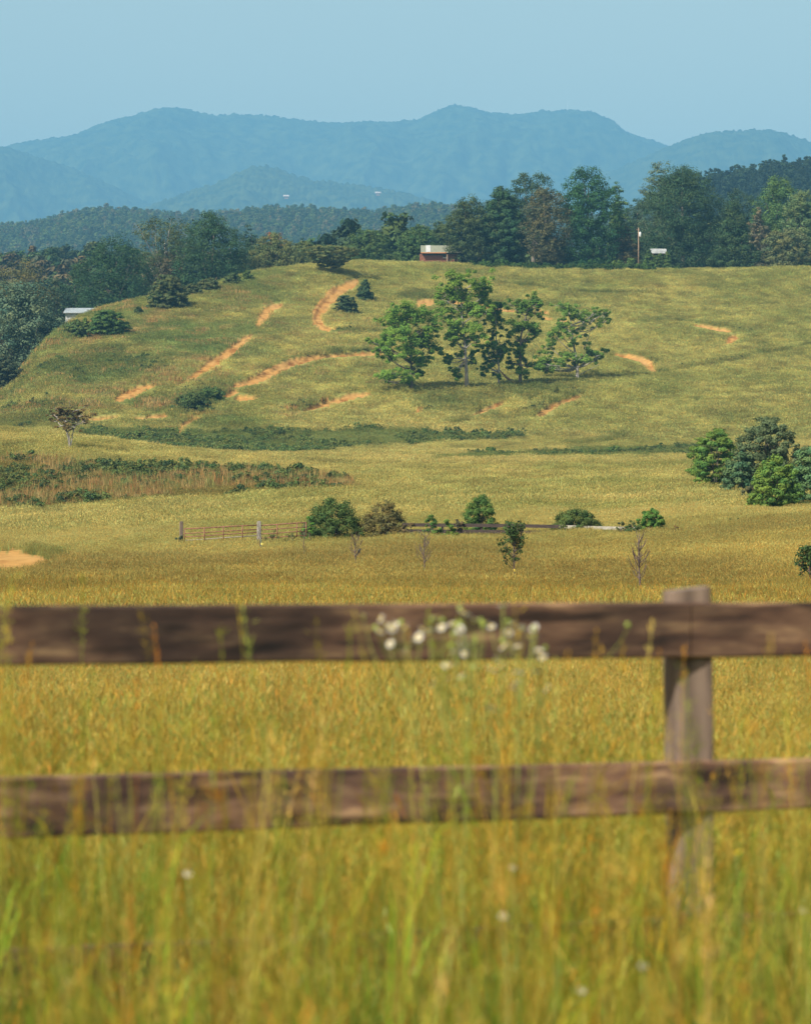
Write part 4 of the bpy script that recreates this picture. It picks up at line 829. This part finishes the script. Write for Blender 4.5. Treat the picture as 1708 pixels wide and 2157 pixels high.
b = MB(); b.box((Lx(1387), 2.0, Lz(541)), (2.2, 1, Lz(536) - Lz(546))); b.build('dark_block', M_DARK, H)  # near black block set in the middle under the shelter roof
d = 690; gx, gy, gz = at(172, d); k = d / F; H = thing('farm_shed', 'low shed with pale blue white roof beyond the left hill shoulder', 'shed', (gx, gy, zrow(678, d))); Lx = lambda u: (u - 172) * k
e0, r0 = zrow(658, d) - zrow(678, d), zrow(646.5, d) - zrow(678, d); xa, xb = Lx(134), Lx(214)
b = MB(); b.prism([(xa, -.5, e0), (xa, 4, r0), (xa, 8.5, e0), (xa, 8.5, e0 - .15), (xa, 4, r0 - .16), (xa, -.5, e0 - .15)], [(xb, -.5, e0), (xb, 4, r0), (xb, 8.5, e0), (xb, 8.5, e0 - .15), (xb, 4, r0 - .16), (xb, -.5, e0 - .15)]); b.build('roof', noisy('galvanised_roof', (.24, .28, .30), (.33, .37, .39), .8, .45, (5, 1, 1)), H)
b = MB(); b.box(((xa + xb) / 2, 4, e0 / 2 - 1.2), (xb - xa - .8, 7.6, e0 + 2.2)); b.build('wall', M_WHITE, H)
d = 741; pxx, pyy, pzz = at(1344.5, d); P = thing('utility_pole', 'wooden utility pole with grey transformer can among the crest trees', 'utility pole', (pxx, pyy, pzz)); h = zrow(479, d) - pzz
b = MB(); b.tube([(0, 0, -.5), (.03, 0, h * .5), (.02, 0, h)], [.17, .15, .12], 10); b.build('pole', M_TAN, P, True)
b = MB(); b.tube([(.42, 0, h - 2.2), (.42, 0, h - 2.1), (.42, 0, h - 1.15), (.42, 0, h - 1.05)], [.2, .27, .27, .15], 12); b.tube([(0, 0, h - 1.5), (.3, 0, h - 1.5)], [.05, .05], 5); b.tube([(.36, 0, h - 1.05), (.36, 0, h - .8)], [.04, .03], 6); b.build('transformer', noisy('light_grey_can', (.55, .57, .58), (.66, .68, .68), 3, .5), P, True)
b = MB(); b.tube([(-.45, 0, h - .55), (.3, 0, h - .55)], [.06, .06], 6); b.tube([(-.42, 0, h - .5), (-.42, 0, h - .3)], [.05, .04], 6); b.build('crossarm', M_TAN, P)
for u_, v_, d_, lb in ((796, 405, 6300, 'tiny pale house far off on the right slope of the pointed wooded hill'), (603, 412, 6100, 'tiny pinkish house far off in the middle of the pointed wooded hill')):
    x, y, z = (u_ - U0) / F * d_, d_, zrow(v_ + 10, d_); H = thing('distant_house', lb, 'house', (x, y, z)); b = MB(); b.box((0, 0, 5.9), (8, 7, 5)); b.build('wall', noisy('pink_wall', (.22, .16, .15), (.28, .2, .18), .3), H)
    b = MB(); b.prism([(-6, -5, 8), (-6, 0, 11.5), (-6, 5, 8)], [(6, -5, 8), (6, 0, 11.5), (6, 5, 8)]); b.build('roof', noisy('grey_roof', (.3, .28, .28), (.4, .38, .38), .3), H)
x, y, z = (1195 - U0) / F * 12000, 12000, zrow(236, 12000); M = thing('radio_mast', 'thin faint radio mast on the right hand mountain peak', 'mast', (x, y, z)); b = MB(); b.tube([(0, 0, -5), (0, 0, 20), (0, 0, 48)], [1.3, .9, .5], 5); b.tube([(-2, 0, 26), (2, 0, 26)], [.4, .4], 4); b.build('lattice', noisy('mast_paint', (.6, .6, .6), (.7, .7, .7), 1), M)
# ---------------------------------------------------------------- farm gates and old board fence
M_RUST = noisy('rusty_pipe', (.14, .055, .035), (.28, .13, .075), 9, .8, bump=.2); M_GALV = noisy('worn_galvanised_pipe', (.20, .15, .12), (.38, .33, .28), 3, .6, (3, 1, 1)); M_GREYWOOD = noisy('weathered_post', (.09, .065, .05), (.20, .155, .12), 6, .9, (3, 3, .5)); M_OLDWHITE = noisy('flaking_white_paint', (.16, .14, .12), (.42, .39, .34), 7, .8, (1, 1, .4))
GD = 172.
def W(u, v, d=GD): return np.array([(u - U0) / F * d, d, zrow(v, d)])
def gate(u0, u1, va0, va1, vb0, vb1, bars, ups, label, light):
    o = W(u0, vb0); g = thing('farm_gate', label, 'gate', tuple(o)); r = .026
    pt = lambda s, q: W(u0 + (u1 - u0) * s, (va0 + (va1 - va0) * s) * (1 - q) + (vb0 + (vb1 - vb0) * s) * q) - o
    for n_, q in enumerate(bars):
        b = MB(); b.tube([pt(0, q), pt(.3, q) - (0, 0, .008), pt(.62, q) + (0, 0, .005), pt(1, q)], [r * (1.25 if n_ == 0 else 1)] * 4, 8); b.build('rail', M_GALV if n_ in light else M_RUST, g, True)
    for s in ups:
        b = MB(); b.tube([pt(s, -.02) + (0, -.03, 0), pt(s, 1.02) + (0, -.03, 0)], [r * 1.15] * 2, 8); b.build('upright', M_RUST, g, True)
    return g
gate(389, 543, 1114, 1106, 1147, 1136, (0, .30, .52, .74, .97), (0, .27, .53, .79), 'rusty five bar pipe gate between the two posts', (3,))
gate(548, 645, 1107, 1100.5, 1136, 1130, (0, .32, .62, .92), (.0, .37, .80, 1), 'second rusty pipe gate half lost in creeper beside the largest arching shrub', ())
def post(u, vt, vb, wdt, m, label, d=GD):
    o = W(u, vb, d); b = MB(); h = zrow(vt, d) - o[2]; b.box((0, 0, h / 2 - .2), (wdt, wdt, h + .4), 0, .1, bev=.02); b.box((0, 0, h + .02), (wdt * .7, wdt * .7, .04), 0, .1); b.build('gate_post', m, None, label=label, cat='post', group='gate posts', loc=tuple(o))
post(382, 1099.5, 1149, .2, M_GREYWOOD, 'dark wooden gate post wrapped in creeper at the left gate end'); post(545.5, 1099, 1141, .22, M_OLDWHITE, 'white painted gate post between the two pipe gates')
bf = thing('board_fence', 'old two rail board fence turning from dark brown to bleached white', 'fence', tuple(W(850, 1135)))
o = W(850, 1135); M_DBOARD = noisy('dark_board', (.03, .02, .018), (.085, .06, .05), 2.5, .9, (1, 1, 8)); M_WBOARD = noisy('bleached_board', (.28, .255, .21), (.56, .53, .45), 2.5, .9, (1.5, 1, 8))
us = np.linspace(850, 1425, 8); vt = np.interp(us, [850, 1050, 1160, 1262, 1331, 1425], [1105.5, 1107, 1108.5, 1112, 1113.5, 1117]); vb_ = vt + np.interp(us, [850, 1160, 1425], [13, 13, 12])
for q in range(7):
    wh = us[q] > 1170
    for vv, nm in ((vt, 'rail'), (vb_, 'rail')):
        a, c = W(us[q], vv[q]) - o, W(us[q + 1] - .3, vv[q + 1]) - o; b = MB(); hh = .19
        b.prism([a + (0, -.02, hh / 2), a + (0, .02, hh / 2), a + (0, .02, -hh / 2), a + (0, -.02, -hh / 2)], [c + (0, -.02, hh / 2), c + (0, .02, hh / 2), c + (0, .02, -hh / 2), c + (0, -.02, -hh / 2)]); b.build(nm, M_WBOARD if wh else M_DBOARD, bf)
for q in range(8):
    a = W(us[q], vt[q] - 2.5) - o; g = zat(a[0] + o[0], GD) - o[2]; b = MB(); b.box((a[0], .085, (a[2] + g) / 2 - .2), (.12, .12, a[2] - g + .4), bev=.015); b.build('post', M_WBOARD if us[q] > 1250 else M_DBOARD, bf)
# ---------------------------------------------------------------- near fence
def wood_bld(t, N, L, gain=1.):
    tc = N('TexCoord'); mp = N('Mapping'); mp.inputs['Scale'].default_value = (.8, 9, 20); L(tc.outputs['Object'], mp.inputs[0])
    dn = N('TexNoise'); dn.inputs['Scale'].default_value = 1.1; dn.inputs['Detail'].default_value = 2; L(tc.outputs['Object'], dn.inputs[0])
    mx = N('VectorMath', operation='MULTIPLY_ADD'); L(dn.outputs[1], mx.inputs[0]); mx.inputs[1].default_value = (.3, 0, 2.2); L(mp.outputs[0], mx.inputs[2])
    n = N('TexNoise'); n.inputs['Scale'].default_value = 1.25; n.inputs['Detail'].default_value = 9; n.inputs['Roughness'].default_value = .62; L(mx.outputs[0], n.inputs[0])
    r = N('ValToRGB'); e = r.color_ramp.elements; e[0].position = .30; e[0].color = (.016, .009, .008, 1); e[1].position = .70; e[1].color = (.23, .155, .095, 1)
    for p, c in ((.42, (.058, .031, .023, 1)), (.55, (.10, .06, .043, 1))): q = e.new(p); q.color = c
    L(n.outputs[0], r.inputs[0])
    bl = N('TexNoise'); bl.inputs['Scale'].default_value = 2.3; bl.inputs['Detail'].default_value = 3; L(tc.outputs['Object'], bl.inputs[0])
    r2 = N('ValToRGB'); r2.color_ramp.elements[0].position = .38; r2.color_ramp.elements[0].color = (.48 * gain, .44 * gain, .42 * gain, 1); r2.color_ramp.elements[1].position = .66; r2.color_ramp.elements[1].color = (1.9 * gain, 1.75 * gain, 1.4 * gain, 1); L(bl.outputs[0], r2.inputs[0])
    m3 = N('Mapping'); m3.inputs['Scale'].default_value = (1.5, 5, 16); m3.inputs['Location'].default_value = (3.1, 0, 1.7); L(tc.outputs['Object'], m3.inputs[0])
    n3 = N('TexNoise'); n3.inputs['Scale'].default_value = 1.2; n3.inputs['Detail'].default_value = 4; L(m3.outputs[0], n3.inputs[0])
    r3 = N('ValToRGB'); r3.color_ramp.elements[0].position = .54; r3.color_ramp.elements[0].color = (1, 1, 1, 1); r3.color_ramp.elements[1].position = .66; r3.color_ramp.elements[1].color = (.22, .19, .18, 1); L(n3.outputs[0], r3.inputs[0])
    p = N('BsdfPrincipled'); p.inputs['Roughness'].default_value = .85; L(mulc(N, L, mulc(N, L, r.outputs[0], r2.outputs[0]), r3.outputs[0]), p.inputs['Base Color'])
    bm = N('Bump'); bm.inputs['Strength'].default_value = .5; bm.inputs['Distance'].default_value = .006; L(n.outputs[0], bm.inputs['Height']); L(bm.outputs[0], p.inputs['Normal'])
    return p.outputs[0]
M_RAIL = mat('weathered_fence_wood', wood_bld); M_RAIL2 = mat('bleached_fence_wood', lambda t, N, L: wood_bld(t, N, L, 2.1))
fd = lambda u: 8.0 + .8 * np.clip(u, -3000, 4500) / 1708
nf = thing('wooden_fence', 'weathered brown plank fence crossing the foreground, three rails on a post', 'fence', tuple(at(1456, fd(1456) + .12)))
no = np.array(nf.location)
def plank(pts, m, name, off=0., thick=.026, seed=0):
    """pts: (u, row of top edge, row of bottom edge); a plank with slightly wandering sawn edges"""
    P = np.array(pts, float); n = 60; u = np.linspace(P[0, 0], P[-1, 0], n); vt = np.interp(u, P[:, 0], P[:, 1]); vb = np.interp(u, P[:, 0], P[:, 2]); d = fd(u) + off
    x = (u - U0) / F * d; zt = zrow(vt, d) + .003 * fbm(x * 3, x * 0 + seed, 3, seed); zb = zrow(vb, d) + .003 * fbm(x * 3, x * 0 + seed + 5, 3, seed)
    y = d + .003 * fbm(x * 2, x * 0 + 3, 2, seed); c = .006
    sec = lambda i: np.array([(x[i], y[i], zt[i] - c), (x[i], y[i] + c, zt[i]), (x[i], y[i] + thick - c, zt[i]), (x[i], y[i] + thick, zt[i] - c), (x[i], y[i] + thick, zb[i] + c), (x[i], y[i] + thick - c, zb[i]), (x[i], y[i] + c, zb[i]), (x[i], y[i], zb[i] + c)]) - no
    V = np.vstack([sec(i) for i in range(n)]); i = np.arange(n - 1)[:, None] * 8; j = np.arange(8)[None]; k = (j + 1) % 8
    Q = np.stack([i + j, i + k, i + 8 + k, i + 8 + j], -1).reshape(-1, 4); b = MB(); jj = np.arange(8); kk = (jj + 1) % 8
    V = np.vstack([V, V[:8].mean(0), V[-8:].mean(0)]); b.add(V, [Q, np.stack([kk, jj, np.full(8, n * 8)], 1), np.stack([(n - 1) * 8 + jj, (n - 1) * 8 + kk, np.full(8, n * 8 + 1)], 1)]); return b.build(name, m, nf)
plank([(-1600, 1287, 1428), (0, 1277, 1402), (1455, 1270, 1386)], M_RAIL, 'rail', seed=3); plank([(1457, 1270, 1385.5), (1708, 1269, 1382), (4200, 1262, 1355)], M_RAIL, 'rail', seed=8)
plank([(-1600, 1690, 1828), (0, 1638, 1768), (1462, 1604, 1716)], M_RAIL2, 'rail', .004, seed=13); plank([(1464, 1604, 1715), (1708, 1597, 1703), (4200, 1545, 1625)], M_RAIL2, 'rail', .004, seed=18)
plank([(-1600, 2050, 2190), (0, 2003, 2134), (1465, 1932, 2050)], M_RAIL, 'rail', .002, seed=23); plank([(1467, 1932, 2050), (1708, 1922, 2036), (4200, 1830, 1925)], M_RAIL, 'rail', .002, seed=28)
def near_post(u, vtop, wpx):
    """a split post: the front left edge is cut away"""
    d = fd(u) + .031; x = (u - U0) / F * d; g = float(zat(x, d)) - .4; n = 14; zt_ = zrow(vtop, d); z = np.linspace(g, zt_, n); w_ = px(wpx, d) / 2; b = MB(); ring = []
    prof = np.array([(-w_ + .034, 0), (-w_ * .1, -.001), (w_ * .6, .002), (w_ - .004, .002), (w_, .008), (w_, .07), (w_ - .012, .115), (-w_ + .012, .118), (-w_, .09), (-w_, .058), (-w_ + .012, .026)])
    m_ = len(prof)
    for q, zz in enumerate(z):
        p = prof * (1 if q < n - 1 else .97) + .0025 * np.c_[fbm(prof[:, 0] * 30, prof[:, 1] * 30 + zz * 2, 2, 5), fbm(prof[:, 0] * 30, prof[:, 1] * 30 + zz * 2, 2, 8)]
        ring.append(np.c_[x + (zt_ - zz) * .016 + p[:, 0], d + p[:, 1] + .034 / w_ * .5 * p[:, 0] * 0, np.full(m_, zz) + (.008 * prof[:, 0] / w_ if q == n - 1 else 0)])
    V = np.vstack(ring) - no; i = np.arange(n - 1)[:, None] * m_; j = np.arange(m_)[None]; k = (j + 1) % m_; V = np.vstack([V, V[-m_:].mean(0)]); jj = np.arange(m_)
    b.add(V, [np.stack([i + j, i + k, i + m_ + k, i + m_ + j], -1).reshape(-1, 4), np.stack([(n - 1) * m_ + jj, (n - 1) * m_ + (jj + 1) % m_, np.full(m_, n * m_)], 1)]); return b.build('post', M_POST, nf)
M_POST = noisy('grey_brown_post', (.085, .058, .042), (.23, .165, .12), 2.2, .9, (14, 14, 1.2), 8, .3)
near_post(1448, 1243, 98)
near_post(-1050, 1242, 104); near_post(3700, 1232, 92)
# ---------------------------------------------------------------- flowers
M_PETAL = leaf_mat('white_petals', (.60, .58, .53), .3); M_EYE = noisy('yellow_disc', (.62, .45, .05), (.75, .58, .08), 200, .7); M_STEM = leaf_mat('flower_stem', (.33, .38, .10), .3)
def head_mesh(name, seed, r=.0095, n=22, openf=1., pm=None):
    rg = np.random.default_rng(seed); b = MB()
    for k in range(n):
        a = 2 * math.pi * k / n + rg.normal() * .08; c, s = math.cos(a), math.sin(a); R = r * rg.uniform(.88, 1.1); dz = R * (1 - openf) * 1.2; w_ = r * .17
        b.add([(c * r * .25 - s * w_ * .6, s * r * .25 + c * w_ * .6, 0), (c * r * .25 + s * w_ * .6, s * r * .25 - c * w_ * .6, 0), (c * R * .8 + s * w_, s * R * .8 - c * w_, dz), (c * R, s * R, dz), (c * R * .8 - s * w_, s * R * .8 + c * w_, dz)], [[[0, 1, 2, 4]], [[4, 2, 3]]], 0)
    b.tube([(0, 0, -.003), (0, 0, .0005), (0, 0, .0022), (0, 0, .003)], [.0012, r * .36, r * .34, r * .1], 10, 1); b.tube([(0, 0, -.006), (0, 0, -.001)], [.001, r * .34], 8, 2)
    return b.mesh(name, [pm or M_PETAL, M_EYE, M_STEM])
HM = [head_mesh('flower_head', 1), head_mesh('flower_head', 2, .0085, 20, .75), head_mesh('flower_head', 3, .0105, 24, 1.)]
bb = MB(); bb.tube([(0, 0, -.004), (0, 0, 0), (0, 0, .004), (0, 0, .007)], [.001, .0042, .0045, .002], 9); BUD = bb.mesh('flower_bud', leaf_mat('green_bud', (.34, .42, .10), .2))
FL = [(832, 1318, 0), (845, 1312, 3), (853, 1322, 0), (800, 1330, 0), (792, 1325, 3), (815, 1318, 1), (873, 1346, 0), (882, 1342, 2), (890, 1326, 0), (905, 1330, 1), (920, 1302, 2), (934, 1308, 3), (912, 1306, 3), (930, 1322, 0), (975, 1290, 2), (985, 1294, 0), (968, 1282, 3), (955, 1338, 3), (952, 1316, 1), (962, 1318, 3), (1022, 1313, 2), (1035, 1320, 0), (1014, 1308, 3), (1080, 1316, 1), (1100, 1322, 0), (1070, 1312, 3), (1116, 1340, 2), (1128, 1336, 0), (1124, 1326, 3), (1060, 1362, 2), (1072, 1358, 0), (1090, 1364, 1), (1000, 1352, 3), (985, 1358, 0), (948, 1362, 3), (958, 1372, 0), (1135, 1372, 1), (1150, 1366, 3), (1142, 1384, 0), (1035, 1410, 2), (1055, 1402, 2), (1048, 1408, 0), (940, 1402, 0), (960, 1400, 1), (848, 1418, 2), (914, 1442, 1), (940, 1434, 2), (1080, 1450, 0), (1152, 1450, 0), (1034, 1492, 2), (1025, 1484, 3), (1130, 1418, 1)]
_fr = np.random.default_rng(77)
FL += [(float(_fr.normal(975, 95)), float(_fr.normal(1335, 32)), int(_fr.integers(0, 4))) for _ in range(26)] + [(float(_fr.normal(1000, 70)), float(_fr.normal(1420, 45)), int(_fr.integers(0, 4))) for _ in range(10)]
fdist = 6.9; fx, fy, fz = at(1010, fdist)
fb = thing('daisy_fleabane', 'branching wildflower with many small white heads in front of the top rail', 'wildflower', (fx, fy, fz)); frg = np.random.default_rng(12)
fo = np.array([fx, fy, fz]); heads = [(np.array([(u - U0) / F * (fdist + o_), fdist + o_, zrow(v, fdist + o_)]) - fo, k) for u, v, k in FL for o_ in [frg.uniform(-.14, .14)]]
st = MB(); tips = {}
mains = [(-.16, 1.13), (-.09, 1.2), (-.02, 1.24), (.05, 1.2), (.11, 1.16), (.15, 1.08)]; roots = []
for q, (xo, hh) in enumerate(mains):
    t = np.linspace(0, 1, 8)[:, None]; P = np.array([frg.normal() * .02, frg.normal() * .02, 0]) * (1 - t) + np.array([xo, frg.normal() * .03, hh]) * t + np.sin(t * 4) * frg.normal(size=3) * .012 * np.array([1, 1, 0]); st.tube(P, .0022 - .0010 * t[:, 0], 6); roots.append(P)
allp = np.vstack(roots)
for hpos, k in heads:
    mn = min(roots, key=lambda R: abs(R[-1, 0] - hpos[0]) + frg.uniform(0, .05)); zt_ = hpos[2] - frg.uniform(.05, .24) - .5 * abs(hpos[0] - mn[-1, 0])
    a = np.array([np.interp(zt_, mn[:, 2], mn[:, c_]) for c_ in range(3)]); mdp = a * .45 + hpos * .55 + np.array([(hpos[0] - a[0]) * .25, 0, -.02]); tt = np.linspace(0, 1, 7)[:, None]
    st.tube((1 - tt) ** 2 * a + 2 * tt * (1 - tt) * mdp + tt ** 2 * (hpos - np.array([0, 0, .004])), np.linspace(.0012, .0007, 7), 5)
for q in range(7):
    p0 = allp[frg.integers(0, len(allp))]; a = frg.uniform(0, 6.28); L_ = frg.uniform(.05, .10); D_ = np.array([math.cos(a), math.sin(a), .5]); w_ = np.cross(D_, (0, 0, 1)); w_ /= np.linalg.norm(w_); w_ *= .006
    st.add([p0, p0 + D_ * L_ * .5 + w_, p0 + D_ * L_, p0 + D_ * L_ * .5 - w_], [[[0, 1, 2, 3]]])
st.build('stem', M_STEM, fb)
for hpos, k in heads:
    o_ = obj('flower_bud' if k == 3 else 'flower_head', BUD if k == 3 else HM[k], fb); o_.location = tuple(hpos); o_.rotation_euler = (frg.uniform(.2, 1.2), frg.uniform(-.4, .4), frg.uniform(0, 6)); o_.scale = (1.12,) * 3 if k != 3 else (1.25,) * 3
def flower(u, v, d, label, yellow=False, sc=1.0):
    x, y, z = at(u, d); r = thing('wildflower', label, 'wildflower', (x, y, z)); h = zrow(v, d) - z; s = MB(); t = np.linspace(0, 1, 6)[:, None]; s.tube(np.array([.0, 0, 0]) * (1 - t) + np.array([0, 0, h]) * t + np.sin(t * 3.14) * np.array([.015, .01, 0]), [.0022] * 6, 5); s.build('stem', M_STEM, r)
    o_ = obj('flower_head', head_mesh('flower_head', 9, .0105, 14, 1., leaf_mat('yellow_petals', (.85, .62, .02), .2)) if yellow else HM[2], r); o_.location = (0, 0, h + .004); o_.rotation_euler = (.75, 0, 0); o_.scale = (sc * .55,) * 3
flower(1060, 1935, 6.0, 'single white daisy low in the grass at the centre', sc=1.5); flower(1225, 2092, 5.6, 'white daisy nearest the bottom edge of the photo', sc=1.2); flower(1354, 2040, 5.4, 'drooping white daisy in the grass below the fence post', sc=1.2); flower(396, 1845, 6.2, 'faint white daisy low in the grass on the left', sc=1.4)
flower(1080, 1832, 6.6, 'small white daisy just under the middle rail', sc=1.1); flower(1692, 1922, 6.8, 'white daisy at the right edge by the lowest rail', sc=1.3); flower(1553, 1800, 7.6, 'small yellow flower right of the fence post', True, 1.0)
# ---------------------------------------------------------------- air
def haze_bld():
    m = bpy.data.materials.new('haze'); m.use_nodes = True; t = m.node_tree; t.nodes.clear(); o = t.nodes.new('ShaderNodeOutputMaterial'); v = t.nodes.new('ShaderNodeVolumePrincipled')
    v.inputs['Color'].default_value = (*HAZE_COLOR, 1); v.inputs['Density'].default_value = HAZE_DENSITY; v.inputs['Anisotropy'].default_value = .0
    t.links.new(v.outputs[0], o.inputs['Volume']); return m
zt = zrow(222, 12000) + 40; zb = float(min(GZ.min(), 0)) - 16
hb = MB(); hb.box((0, 0, (zt + zb) / 2), (30000, 30000, zt - zb)); hb.build('haze', haze_bld(), None, label='pale blue summer haze filling the valley air', cat='haze', kind='stuff')
